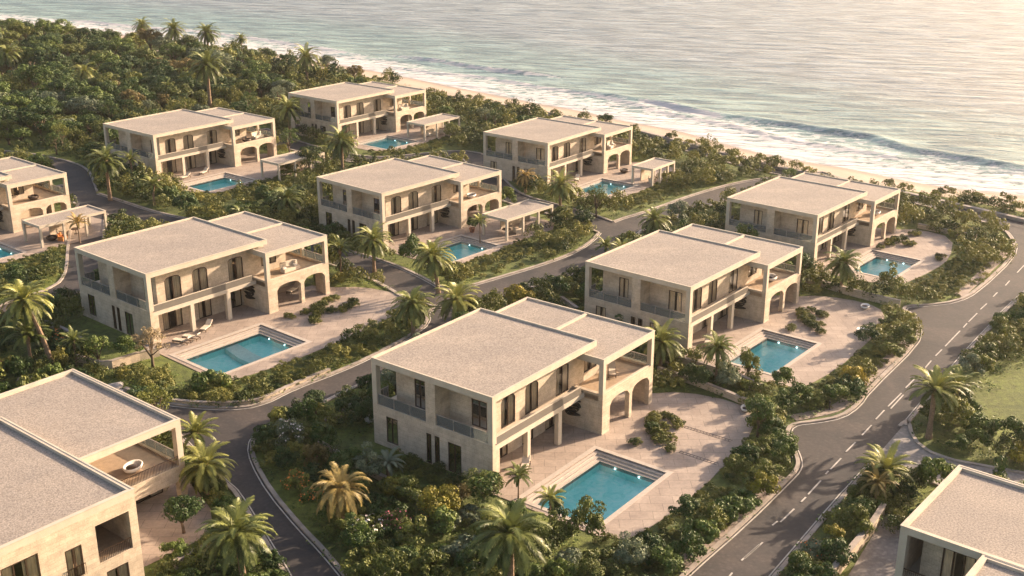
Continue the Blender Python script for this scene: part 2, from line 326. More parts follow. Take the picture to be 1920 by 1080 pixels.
# ---------------------------------------------------------------- the villa
def railing(parent,axis,c,a0,a1,z0,z1,glass=True):
    mb=MB(); t=.015
    if axis=='y': mb.box(a0,a1,c-t,c+t,z0,z1-.03)
    else: mb.box(c-t,c+t,a0,a1,z0,z1-.03)
    o=mb.build('glass_railing',M['railglass'],parent)
    hb=MB(); k=max(2,int((a1-a0)/1.4)); 
    if axis=='y':
        hb.box(a0,a1,c-.03,c+.03,z1-.03,z1+.02)
        for i in range(k+1): x=a0+.03+(a1-a0-.06)*i/k; hb.box(x-.02,x+.02,c-.025,c+.025,z0,z1-.03)
    else:
        hb.box(c-.03,c+.03,a0,a1,z1-.03,z1+.02)
        for i in range(k+1): x=a0+.03+(a1-a0-.06)*i/k; hb.box(c-.025,c+.025,x-.02,x+.02,z0,z1-.03)
    hb.build('handrail',M['kerb'],o); return o
def flat_roof(parent,x0,x1,y0,y1,zb,zt,name='roof',rim=.17,sink=.12):
    mb=MB(); mb.box(x0+rim,x1-rim,y0+rim,y1-rim,zb+.03,zt-sink); o=mb.build(name,M['gravel'],parent)
    pb=MB(); pb.box(x0,x1,y0,y0+rim,zb,zt); pb.box(x0,x1,y1-rim,y1,zb,zt); pb.box(x0,x0+rim,y0+rim,y1-rim,zb,zt); pb.box(x1-rim,x1,y0+rim,y1-rim,zb,zt)
    pb.build('parapet',M['render'],o)
    lb=MB(); e=.035; z0,z1=zt-.002,zt+.03
    lb.box(x0-e,x1+e,y0-e,y0+.12,z0,z1); lb.box(x0-e,x1+e,y1-.12,y1+e,z0,z1); lb.box(x0-e,x0+.12,y0+.12,y1-.12,z0,z1); lb.box(x1-.12,x1+e,y0+.12,y1-.12,z0,z1)
    lb.build('coping',M['render'],o)
    return o
def make_villa():
    r=empty('villa')
    sb=MB()   # stone walls
    wall(sb,'x',0,.35,0,13,0,3.50,[(3.25,4.65,.05,2.5,0),(5.55,6.1,.05,2.6,0),(6.45,7.0,.05,2.6,0),(10.2,11.5,.5,2.75,0)])
    sb.box(.35,.9,0,2.5,0,2.95)
    wall(sb,'y',2.5,.3,.35,12.9,0,2.95,[(2.9,5.2,.05,2.5,0),(7.2,8.8,.05,2.5,0),(10.6,12.7,.05,2.5,0)])
    wall(sb,'y',12.7,.3,.35,21.0,0,2.95,[(4,6,.8,2.4,0),(10,12,.8,2.4,0)])
    sb.build('ground_floor_wall',M['stone'],r)
    ub=MB()
    wall(ub,'y',1.3,.3,1.8,14.4,3.35,6.9,[(2.75,4.65,3.45,6.0,.4),(6.0,7.85,3.45,6.0,.4),(10.45,12.3,3.45,6.0,.25)])
    wall(ub,'y',1.3,.3,14.4,18.0,3.45,6.15,[(14.7,16.7,4.15,5.5,0)])
    wall(ub,'x',1.8,.3,1.6,11.6,3.35,6.9,[(2.0,3.6,3.55,5.8,0),(8.6,9.8,3.4,5.85,0)])
    wall(ub,'y',11.6,.3,1.8,18.0,3.35,6.15,[(5,7,4.2,5.8,0)])
    wall(ub,'x',18.0,-.3,1.6,11.6,3.45,6.15,[(4,6.5,3.5,5.7,0)])
    ub.box(2.1,14.3,11.6,11.9,6.15,6.9)
    ub.build('upper_wall',M['stone'],r)
    fb=MB(); fb.box(0,1.8,5.95,7.0,3.5,6.9); fb.build('fin_wall',M['stone'],r)
    ab=MB(); wall(ab,'y',-1.9,.45,12.9,21.3,0,3.62,[(14.1,17.3,0,2.85,.58),(17.75,20.7,0,2.85,.58)])
    wall(ab,'x',12.9,.4,-1.45,2.5,0,3.62)
    wall(ab,'x',21.3,-.4,-1.45,12.7,0,3.62,[(0,2.6,0,2.85,.58)])
    ab.build('arcade_wall',M['stone'],r)
    bb=MB(); wall(bb,'y',3.6,.3,13.3,20.9,0,2.95,[(14.2,16.4,.05,2.5,0)]); bb.build('terrace_back_wall',M['stone'],r)
    window(r,'y',3.6,14.2,16.4,.05,2.5,name='sliding_door',seed=31)
    # slabs
    fl=MB(); fl.box(.01,12.9,.01,12.69,2.951,3.352); fl.build('upper_floor',M['render'],r)
    tf=MB(); tf.box(12.9,20.9,-1.45,12.7,2.953,3.42); tf.build('terrace_floor',M['floorwood'],r)
    gf=MB(); gf.box(.36,12.88,.3,12.68,-.1,.045); gf.box(13.31,20.88,-1.44,12.6,-.1,.043); gf.build('ground_floor',M['patio'],r)
    # gallery front panel
    pp=MB(); pp.box(.5,12.45,.06,.14,3.352,4.0); po=pp.build('balcony_parapet',M['parapet_panel'],r)
    cp=MB(); cp.box(.5,12.45,.03,.17,4.0,4.05)
    cp.build('parapet_cap',M['render'],po)
    for x,y,z0,z1,wd,dp in ((4.65,.02,0,2.95,.42,.42),(9.05,.02,0,2.95,.5,.42),(0,0,3.5,6.9,.5,.5),(0,12.5,3.5,6.9,.5,.5),(12.9,-1.9,3.62,6.15,.45,.45),(20.85,-1.9,3.62,6.15,.45,.45),(20.85,2.0,3.42,6.15,.35,.35),(20.85,12.05,3.42,6.15,.4,.4)):
        cb=MB(); cb.box(x,x+wd,y,y+dp,z0,z1); cb.build('column',M['render'],r)
    railing(r,'x',.12,.5,5.95,3.5,4.4); railing(r,'x',.12,7.0,12.5,3.5,4.4); railing(r,'y',12.85,.5,1.8,3.5,4.4)
    railing(r,'x',21.1,-1.45,12.05,3.62,4.35); 
    tr=MB(); tr.box(13.35,20.85,-1.8,-1.62,3.62,3.72); tr.build('terrace_kerb',M['render'],r)
    flat_roof(r,0,14.66,0,13,6.9,7.4)
    t2=flat_roof(r,12.9,21.3,-1.9,12.5,6.15,6.7,'terrace_roof')
    rb=MB(); rb.box(14.7,21.0,5.3,5.55,6.4,6.74); rb.build('roof_upstand',M['render'],t2)
    gp=MB(); gp.box(13.2,14.5,.5,12.2,6.47,6.93); gp.build('roof_support_wall',M['render'],r)
    # openings
    window(r,'y',1.3,2.75,4.65,3.45,6.0,.4,seed=1); window(r,'y',1.3,6.0,7.85,3.45,6.0,.4,seed=2); window(r,'y',1.3,10.45,12.3,3.45,6.0,.25,seed=3)
    window(r,'y',1.3,14.7,16.7,4.15,5.5,0,seed=4)
    window(r,'x',1.8,2.0,3.6,3.55,5.8,seed=5); window(r,'x',1.8,8.6,9.8,3.4,5.85,name='balcony_door',seed=6)
    window(r,'y',2.5,2.9,5.2,.05,2.5,name='sliding_door',seed=7); window(r,'y',2.5,7.2,8.8,.05,2.5,name='sliding_door',seed=8); window(r,'y',2.5,10.6,12.7,.05,2.5,name='sliding_door',seed=9)
    window(r,'x',0,3.25,4.65,.05,2.5,seed=10); window(r,'x',0,5.55,6.1,.05,2.6,name='side_door',curt=False); window(r,'x',0,6.45,7.0,.05,2.6,name='side_door',curt=False); window(r,'x',0,10.2,11.5,.5,2.75,seed=11)
    window(r,'x',18.0,4,6.5,3.5,5.7,inward=-1,seed=12); window(r,'y',11.9,5,7,4.2,5.8,inward=-1,seed=13); window(r,'y',13,4,6,.8,2.4,inward=-1,seed=14); window(r,'y',13,10,12,.8,2.4,inward=-1,seed=15)
    # stacked leaf-shaped wall sculpture by the arcade
    sb=MB()
    for i in range(4):
        z=1.15+i*.42; k=14; ring=[]
        for j in range(k):
            t=2*math.pi*j/k; ring.append((.78*math.cos(t)*(1+.12*math.sin(3*t+i)),.17*math.sin(t)+.06*math.sin(2*t+i*2)))
        for j in range(k):
            p,q=ring[j],ring[(j+1)%k]; sb.prism([(p[0]*.8-1.0+.1*math.sin(i*2)+1,p[1]*.55+z),(q[0]*.8-1.0+.1*math.sin(i*2)+1,q[1]*.55+z),(q[0]+.1*math.sin(i*2),q[1]+z),(p[0]+.1*math.sin(i*2),p[1]+z)],-.1,.1,'x')
        sb.prism([(p[0]*.55+.1*math.sin(i*2),p[1]*.3+z) for p in ring],-.03,.03,'x')
    s=sb.build('wall_sculpture',M['art'],r); s.location=(12.78,1.1,.1)
    return r
HP={'front':(-1.5247,82.8646,.6533,.9989,1.0737),'left':(-37.0442,112.2236,.708,1.0451,1.0592),'right':(17.75,109.7018,.6809,.9887,.9941),
 'farright':(37.0856,137.0615,.6981,.9668,.9117),'centre':(-16.6434,145.2309,.718,.9826,.9785),'seaward':(5.4243,174.6583,.6672,.9756,.9548),
 'backleft':(-55.4348,178.7181,.6845,1.0498,.9958),'back':(-30.8474,205.5033,.6786,.9856,1.0127)}
a9=.70; u9=(math.sin(a9),math.cos(a9)); v9=(-math.cos(a9),math.sin(a9))
HP['edge']=(-61.5-21.3*1.03*u9[0]+1.9*1.03*v9[0],158-21.3*1.03*u9[1]+1.9*1.03*v9[1],a9,1.03,1.0)
def L(h,x,y):
    x0,y0,a,s,zs=HP[h]; return (x0+s*(x*math.sin(a)-y*math.cos(a)),y0+s*(x*math.cos(a)+y*math.sin(a)))
def to_local(h,X,Y):
    x0,y0,a,s,zs=HP[h]; dx,dy=X-x0,Y-y0; return ((dx*math.sin(a)+dy*math.cos(a))/s,(-dx*math.cos(a)+dy*math.sin(a))/s)
VN={'front':'front middle villa','left':'left middle villa','right':'middle right villa','farright':'rightmost villa','centre':'centre villa','seaward':'seaward villa','backleft':'back left villa','back':'rearmost villa','edge':'left edge villa'}
VLAB={'front':'beige stone villa, largest whole one, in the front middle above a turquoise pool','left':'beige stone villa left of middle with a straw-coloured bush at its corner',
 'right':'beige stone villa directly behind and right of the front middle villa','farright':'rightmost whole beige villa, beside the bend where the road meets the promenade',
 'centre':'beige villa in the centre with a flat-roofed pergola beside its pool','seaward':'beige villa nearest the beach in the upper middle, pool half hidden by a tree',
 'backleft':'beige villa in front of the dark wood, upper left, with a tall palm behind','back':'smallest, rearmost beige villa close to the sand at top middle','edge':'beige villa cut off by the left edge of the photo with a pergola in front'}
proto=make_villa()
villas={}
for i,h in enumerate(HP):
    o=proto if i==0 else copy_tree(proto)
    x0,y0,a,s,zs=HP[h]; o.location=(x0,y0,0); o.rotation_euler=(0,0,math.pi/2-a); o.scale=(s,s,zs)
    tag(o,VLAB[h],'villa','flat-roofed stone villas'); villas[h]=o

# bottom-left villa, seen from close by
A10=.686; HP['corner']=(0,0,A10,1,1)
U=(math.sin(A10),math.cos(A10)); V=(-math.cos(A10),math.sin(A10))
def villa_corner():
    # local origin at main-roof front right corner; x<0 is the main block, x>0.. terrace block set back
    r=empty('villa'); zt=7.4
    zr=6.7
    wb=MB()
    wall(wb,'y',0,.4,-26,-.6,0,2.8,[(-2.75,-1.1,.3,2.3,0),(-8.6,-6.6,.3,2.3,0)])
    wall(wb,'y',0,.4,-26,-.6,2.8,6.9,[(-15.5,-12.5,3.4,6.0,0),(-9.7,-7.2,3.4,6.0,0),(-5.45,-4.25,2.95,5.2,0),(-3.15,-.61,3.15,6.0,0)])
    wall(wb,'x',0,-.4,.4,7.9,0,6.9)
    wb.box(-.6,0,0,.4,0,6.9)
    wb.build('front_wall',M['stone'],r)
    tb=MB(); wall(tb,'y',7.75,.4,.02,9.2,1.55,2.85); wall(tb,'x',9.2,-.45,8.15,22,1.55,2.95)
    tb.box(8.6,9.2,7.75,8.35,0,1.55); wall(tb,'y',9.6,.3,0,8.6,0,2.55,[(1.0,4.2,.05,2.1,0),(4.6,8.2,.05,2.1,0)]); wall(tb,'x',9.0,-.35,9.9,22,0,1.5)
    wall(tb,'y',14.5,.3,0,6.0,2.85,6.15,[(1,3.4,2.9,5.2,0)])
    tb.build('terrace_wall',M['stone'],r)
    cb=MB(); cb.box(8.7,9.2,7.75,8.3,2.85,6.15); cb.build('column',M['render'],r)
    cb=MB(); cb.box(8.7,9.15,21.5,22.0,2.95,6.15); cb.build('column',M['render'],r)
    fl=MB(); fl.box(-25.6,-.41,.41,16.6,2.7,3.14); fl.build('upper_floor',M['floorwood'],r)
    fl=MB(); fl.box(.02,8.75,8.15,22,2.56,2.83); fl.build('terrace_floor',M['floorwood'],r)
    bk=MB(); bk.box(-6.2,-.41,4.6,4.8,3.14,6.88); bk.box(-6.4,-6.2,.4,4.8,3.14,6.88); bk.box(-.40,-.02,7.9,14.5,2.9,6.88); bk.build('room_wall',M['floorwood'],r)
    bw=MB(); wall(bw,'y',22,.3,-26,9,0,2.5); wall(bw,'y',17,.3,-26,-.4,2.5,6.9); wall(bw,'x',-26,.3,.4,17,0,6.9); bw.build('rear_wall',M['stone'],r)
    flat_roof(r,-26,0,0,17.3,6.9,zt,rim=.35,sink=.24)
    flat_roof(r,-4,9.2,7.75,22.7,6.15,zr,'terrace_roof',rim=.32,sink=.24)
    for (a0,a1,z0,z1,c,nm) in ((-2.75,-1.1,.3,2.3,0,'window'),(-8.6,-6.6,.3,2.3,0,'window'),(-15.5,-12.5,3.4,6.0,0,'window'),(-9.7,-7.2,3.4,6.0,0,'window'),(-5.45,-4.25,2.95,5.2,0,'window'),(1.0,4.2,.05,2.1,9.6,'sliding_door'),(4.6,8.2,.05,2.1,9.6,'sliding_door'),(1,3.4,2.9,5.2,14.5,'sliding_door'),(-2.6,-.8,3.2,5.4,4.6,'sliding_door')):
        window(r,'y',c,a0,a1,z0,z1,name=nm,seed=int(abs(a0)*7)%97,inward=-1 if c==4.6 else 1,curt=(c!=4.6))
    def bars(axis,c,a0,a1,z0,z1):
        b=MB(); k=int((a1-a0)/.13)
        for i in range(k+1):
            x=a0+(a1-a0)*i/k
            if axis=='y': b.box(x-.012,x+.012,c-.012,c+.012,z0,z1-.02)
            else: b.box(c-.012,c+.012,x-.012,x+.012,z0,z1-.02)
        if axis=='y': b.box(a0,a1,c-.025,c+.025,z1-.02,z1+.02)
        else: b.box(c-.025,c+.025,a0,a1,z1-.02,z1+.02)
        b.build('bar_railing',M['bronze'],r)
    bars('y',.08,-3.12,-.63,3.14,3.95); bars('y',-.12,-5.5,-4.2,2.95,3.82); bars('y',7.85,.05,8.68,2.85,3.65); railing(r,'x',9.0,8.35,21.5,2.95,3.7)
    return r
c10=villa_corner(); x10=(-25.4,69.7); c10.location=(*x10,0); c10.rotation_euler=(0,0,math.pi/2-A10)
tag(c10,'large beige villa filling the bottom left corner, a white egg-shaped seat on its terrace','villa','flat-roofed stone villas')
HP['corner']=(x10[0],x10[1],A10,1,1)
def villa_right():
    r=empty('villa')
    # local: origin at the left front corner A, +x along u, y runs back (negative = toward viewer right)
    flat_roof(r,0,10.3,-15,0,6.9,7.4,rim=.32,sink=.2)
    flat_roof(r,-9,0,-15,-5.2,6.9,7.38,'wing_roof',rim=.32,sink=.2)
    wb=MB(); wall(wb,'x',0,.35,-5.2,0,0,3.5); wall(wb,'x',1.7,.3,-5.2,-1.0,3.35,6.9,[(-4.4,-2.3,3.4,5.9,0)]); wall(wb,'y',0,-.3,.35,10.3,0,6.9,[(4,6,4,5.6,0)]); wall(wb,'x',10.3,-.3,-15,-.3,0,6.9)
    wall(wb,'y',-5.2,-.35,-9,1.7,0,6.9,[(-6,-3,3.4,5.8,0)]); wall(wb,'x',-9,.35,-15,-5.55,0,6.9,[(-12,-9,3.4,5.8,0)]); wall(wb,'y',-15,.3,-8.65,10,0,6.9)
    wb.build('wall',M['stone'],r)
    cb=MB(); cb.box(0,.55,-.5,0,3.5,6.9); cb.build('column',M['render'],r)
    fl=MB(); fl.box(.35,10,-5.2,-.3,3.0,3.4); fl.build('upper_floor',M['render'],r)
    window(r,'x',1.7,-4.4,-2.3,3.4,5.9,name='balcony_door',seed=61); window(r,'y',-.0,4,6,4,5.6,inward=-1,seed=62); window(r,'y',-5.2,-6,-3,3.4,5.8,inward=-1,seed=63); window(r,'x',-9,-12,-9,3.4,5.8,seed=64)
    b=MB()
    for i in range(36): y=-5.1+4.6*i/35; b.box(.1,.124,y-.012,y+.012,3.5,4.35)
    b.box(.08,.145,-5.15,-.5,4.35,4.4); b.build('bar_railing',M['bronze'],r)
    return r
HP['rcorner']=(24.7,65.1,.69,1,1)
c11=villa_right(); c11.location=(24.7,65.1,0); c11.rotation_euler=(0,0,math.pi/2-.69)
tag(c11,'beige villa in the bottom right corner, only its gravel roof and one balcony in view','villa','flat-roofed stone villas')

# ---------------------------------------------------------------- geometry of the plan
def inpoly(x,y,P):
    c=False; j=len(P)-1
    for i in range(len(P)):
        xi,yi=P[i]; xj,yj=P[j]
        if (yi>y)!=(yj>y) and x<(xj-xi)*(y-yi)/(yj-yi)+xi: c=not c
        j=i
    return c
def distpoly(x,y,P,closed=True):
    best=1e9; n=len(P)
    for i in range(n if closed else n-1):
        ax,ay=P[i]; bx,by=P[(i+1)%n]; dx,dy=bx-ax,by-ay; l=dx*dx+dy*dy or 1e-9
        t=max(0,min(1,((x-ax)*dx+(y-ay)*dy)/l)); best=min(best,math.hypot(x-ax-t*dx,y-ay-t*dy))
    return best
def smooth(P,it=2,closed=False):
    for _ in range(it):
        Q=[]; n=len(P)
        if not closed: Q.append(P[0])
        for i in range(n if closed else n-1):
            a,b=P[i],P[(i+1)%n]; Q.append((.75*a[0]+.25*b[0],.75*a[1]+.25*b[1])); Q.append((.25*a[0]+.75*b[0],.25*a[1]+.75*b[1]))
        if not closed: Q.append(P[-1])
        P=Q
    return P
def resample(P,step,closed=False):
    if closed: P=P+[P[0]]
    out=[P[0]]; acc=0
    for a,b in zip(P,P[1:]):
        l=math.hypot(b[0]-a[0],b[1]-a[1]); t=step-acc
        while t<=l: out.append((a[0]+(b[0]-a[0])*t/l,a[1]+(b[1]-a[1])*t/l)); t+=step
        acc=(acc+l)%step
    return out
def GP(pts,z=0): return [G(x,y,z) for x,y in pts]
def ribbon(P,w):
    l=[];r=[]
    for i,p in enumerate(P):
        a=P[max(0,i-1)]; b=P[min(len(P)-1,i+1)]; dx,dy=b[0]-a[0],b[1]-a[1]; k=math.hypot(dx,dy) or 1; nx,ny=-dy/k,dx/k
        l.append((p[0]+nx*w/2,p[1]+ny*w/2)); r.append((p[0]-nx*w/2,p[1]-ny*w/2))
    return l+r[::-1]
def sheet(name,P,z,mat,holes=(),thick=0):
    loops=[[Vector((x,y,0)) for x,y in q] for q in [P]+list(holes)]
    tri=geometry.tessellate_polygon(loops); vs=[v for q in loops for v in q]
    mb=MB(); mb.v=[(v.x,v.y,z) for v in vs]; mb.f=[tuple(t) for t in tri]
    if thick:
        b=0
        for q in loops:
            k=len(q); base=len(mb.v); mb.v+=[(v.x,v.y,z-thick) for v in q]
            for i in range(k): j=(i+1)%k; mb.f.append((b+i,b+j,base+j,base+i))
            b+=k
    o=mb.build(name,mat,recalc=False)
    me=o.data
    for p in me.polygons: pass
    import bmesh
    bm=bmesh.new(); bm.from_mesh(me)
    for f in bm.faces:
        if abs(f.normal.z)>.5 and f.normal.z<0: f.normal_flip()
    bm.to_mesh(me); bm.free(); return o

# roads
main_left=[(1130,1230),(1286,1080),(1395,985),(1480,902),(1500,880),(1500,862),(1488,835),(1478,815),(1486,797),(1530,793),(1578,784),(1610,762),(1628,735),(1719,647),(1727,618),(1714,592),(1690,576),(1740,574),(1795,567),(1832,548),(1900,484),(1906,458),(1885,430),(1830,412),(1732,386)]
main_right=[(1732,372),(1920,415),(2150,455),(2050,490),(1960,515),(1890,575),(1868,600),(1820,650),(1777,700),(1724,762),(1700,791),(1654,844),(1604,902),(1570,938),(1474,1051),(1320,1230)]
RD={}
RD['main']=smooth(GP(main_left+main_right),1,True)
RD['lane1']=smooth(GP([(150,745),(240,738),(285,754),(346,764),(428,769),(489,762),(551,730),(634,699),(694,672),(770,632),(806,606),(800,580),(860,580),(868,612),(800,662),(690,714),(632,742),(579,767),(520,790),(480,812),(467,837),(474,869),(506,925),(565,995),(601,1031),(650,1090),(700,1160),(590,1180),(542,1080),(509,1027),(448,925),(420,901),(370,850),(320,800),(240,770),(150,770)]),1,True)
RD['lane2']=ribbon(smooth(GP([(100,352),(204,386),(262,406),(350,425),(480,450),(620,478),(700,502),(760,530),(800,555),(850,563),(883,555),(960,532),(1040,508),(1110,482),(1152,452),(1168,425),(1240,404),(1330,370),(1420,345),(1560,330)]),2),5.0)
RD['lane3']=ribbon(smooth(GP([(1165,440),(1107,413),(1040,394),(950,370),(915,335),(900,300),(870,287),(790,295),(700,303),(620,292),(540,270),(480,245)]),2),4.2)
RD['lane4']=ribbon(smooth(GP([(-60,285),(20,290),(90,302),(140,318),(150,345),(158,372)]),2),3.8)
RD['lane5']=ribbon(smooth(GP([(-90,625),(0,590),(60,567),(120,548),(160,520),(160,450),(170,395),(178,378)]),2),4.0)
RD['prom']=ribbon(smooth(GP([(1960,432),(1860,408),(1740,381),(1600,348),(1440,319),(1270,272),(1130,235),(880,190),(700,163),(560,138),(420,112),(300,95)]),2),3.6)
spur=GP([(1640,860),(1700,791),(1704,812),(1716,832),(1740,850),(1785,866),(1960,898),(1960,960),(1790,920),(1710,890)])
NAMES={'main':'road','lane1':'lane','lane2':'lane','lane3':'lane','lane4':'lane','lane5':'lane','prom':'promenade'}
for i,(k,P) in enumerate(RD.items()):
    tag(sheet(NAMES[k],P,.012+.004*i,M['road']),kind='structure')
tag(sheet('paved_spur',spur,.048,M['pave']),kind='structure')
ALLROAD=list(RD.values())+[spur]
# kerbs with a white edge line along every free road edge
def edges(P,skip,minlen=3):
    pts=resample(P,.7,True); run=[]; out=[]
    for p in pts:
        bad=any(inpoly(p[0],p[1],Q) for Q in skip)
        if bad:
            if len(run)>4: out.append(run)
            run=[]
        else: run.append(p)
    if len(run)>4: out.append(run)
    return out
def strip(mb,P,o0,o1,z0,z1):
    """raised strip between offsets o0 and o1 (positive = left of travel)"""
    q=[]
    for i,p in enumerate(P):
        a=P[max(0,i-1)]; b=P[min(len(P)-1,i+1)]; dx,dy=b[0]-a[0],b[1]-a[1]; k=math.hypot(dx,dy) or 1; nx,ny=-dy/k,dx/k
        q.append(((p[0]+nx*o0,p[1]+ny*o0),(p[0]+nx*o1,p[1]+ny*o1)))
    b=len(mb.v)
    for (a,c) in q: mb.v+=[(a[0],a[1],z0),(a[0],a[1],z1),(c[0],c[1],z1),(c[0],c[1],z0)]
    for i in range(len(q)-1):
        o=b+4*i
        for k in (0,1,2): mb.f.append((o+k,o+k+1,o+4+k+1,o+4+k))
    mb.f.append((b,b+1,b+2,b+3)); o=b+4*(len(q)-1); mb.f.append((o+3,o+2,o+1,o))
def area(P): return sum(a[0]*b[1]-b[0]*a[1] for a,b in zip(P,P[1:]+P[:1]))/2
for k,P in RD.items():
    skip=[Q for kk,Q in RD.items() if kk!=k]+([spur] if k=='main' else [])
    PP=P if area(P)<0 else P[::-1]        # clockwise: left of travel is outside
    kb=MB(); lb=MB()
    for run in edges(PP,skip):
        strip(kb,run,.0,.34,-.05,.16)
        if k in('main','lane1','lane2'): strip(lb,run,-.14,-.23,.01,.052)
    if kb.f: tag(kb.build('kerb',M['kerb']),kind='structure')
    if lb.f: tag(lb.build('road_edge_line',M['paint']),kind='structure')
kb=MB()
for run in edges(spur if area(spur)<0 else spur[::-1],[RD['main']]): strip(kb,run,0,.34,-.05,.16)
tag(kb.build('kerb',M['kerb']),kind='structure')
# walkway of pale slabs behind the kerb on the main road
wk=MB()
for run in ([(1270,1072),(1376,980),(1470,892)],[(1488,786),(1530,778),(1568,769),(1598,750)],[(1618,722),(1712,637)],[(1800,556),(1888,474)]):
    P=resample(smooth(GP(run),2),.9); strip(wk,P,-.45,.75,0,.06)
tag(wk.build('pavement',M['patio']),kind='structure')
# centre dashes, measured off the photo
dm=MB()
D=[(1365,1085,1373,1075),(1390,1052,1424,1022),(1396,1048,1430,1018),(1448,986,1458,978),(1463,980,1489,955),(1502,942,1511,933),(1515,928,1539,902),(1548,890,1553,884),(1557,881,1577,860),(1586,848,1604,830),(1616,817,1634,798),(1642,787,1658,770),(1665,763,1690,738),(1670,767,1694,741),(1698,728,1720,706),(1735,690,1746,677),(1754,668,1766,656),(1772,650,1800,621),(1806,615,1813,607),(1816,604,1832,588),(1838,581,1850,570),(1862,557,1870,549),(1885,536,1893,527),(1907,512,1920,498)]
for a,b,c,d in D:
    p,q=G(a,b),G(c,d); dx,dy=q[0]-p[0],q[1]-p[1]; k=math.hypot(dx,dy); nx,ny=-dy/k*.065,dx/k*.065
    dm.poly([(p[0]-nx,p[1]-ny,.054),(p[0]+nx,p[1]+ny,.054),(q[0]+nx,q[1]+ny,.054),(q[0]-nx,q[1]-ny,.054)])
tag(dm.build('road_centre_line',M['paint'],recalc=False),kind='structure')

# ---------------------------------------------------------------- pools and patios
FULL=['front','left','right','farright','centre','seaward','backleft','back','edge']
PRX={'seaward':(1.5,10.2,-9.9,-3.4),'backleft':(1.0,9.6,-10.6,-3.6),'back':(1.8,9.8,-10.4,-2.6),'farright':(2.2,11.6,-9.4,-2.8),'right':(1.2,11.2,-9.0,-2.7),'centre':(1.0,10.4,-11.0,-4.2),'left':(0,10.4,-10.8,-3.6),'front':(0,10.5,-9.8,-2.9),'edge':(0,9.5,-10.5,-3.4)}
PATIO={}
holes=[]
for h in FULL:
    P=[(-.8,2.6),(-.8,-4),(-1.0,-12.4),(3,-13.2),(9,-13.4),(19,-12.6),(24.6,-11.0),(26.2,-8),(25.2,-3),(22.6,-.5),(21.4,2.4)]
    if h in('centre','seaward','backleft','back','edge'): P=[(-.8,2.6),(-.8,-12.2),(9,-12.6),(13,-11.6),(23.5,-11.8),(24,-4),(22.2,0),(21.4,2.4)]
    if h=='farright': P=[(-.8,2.6),(-.8,-11),(9,-12.2),(15,-12.0),(24,-9),(25,-4),(22.5,-1),(21.4,2.4)]
    PATIO[h]=[L(h,*p) for p in smooth(P,1,True)]
    x0,x1,y0,y1=PRX[h]; hole=[L(h,x0,y0),L(h,x1,y0),L(h,x1,y1),L(h,x0,y1)]; holes.append(hole)
    tag(sheet('patio',PATIO[h],.05,M['patio'],[hole],thick=.1),kind='structure')
PATIO['corner']=[G(*p) for p in ((235,930),(340,880),(395,955),(400,1000),(330,1035),(262,1068),(240,1050))]
tag(sheet('patio',PATIO['corner'],.04,M['patio']),kind='structure')
PATIO['rcorner']=[G(*p) for p in ((1662,962),(1700,985),(1710,1110),(1572,1110))]
tag(sheet('patio',PATIO['rcorner'],.03,M['pave']),kind='structure')
# ground with openings for the pools, reaching back to the beach
veg_px=[(-700,-20),(-350,8),(0,47),(250,78),(470,106),(687,147),(842,185),(1000,213),(1121,228),(1292,280),(1463,327),(1620,347),(1766,372),(1920,402),(2150,450),(2700,560)]
veg=smooth(GP(veg_px),1)
ground=[(p[0]+.8,p[1]+1.0) for p in veg]+[(420,40),(420,-60),(-500,-60),(-700,300)]
tag(sheet('ground',ground,0,M['grass'],holes),kind='structure')
PLAB={'front':'rectangular turquoise pool with stone steps in front of the front middle villa','left':'turquoise pool with a pale ledge across it, by the left middle villa','right':'turquoise pool with two lit lamps beside the villa right of the front one',
 'farright':'pale turquoise pool by the rightmost villa near the road bend','centre':'turquoise pool beside the pergola of the centre villa','seaward':'turquoise pool partly hidden by a small tree, near the beach','backleft':'bright blue pool below the back left villa with loungers','back':'small blue pool beside the rearmost villa','edge':'pool cut off by the left edge of the photo'}
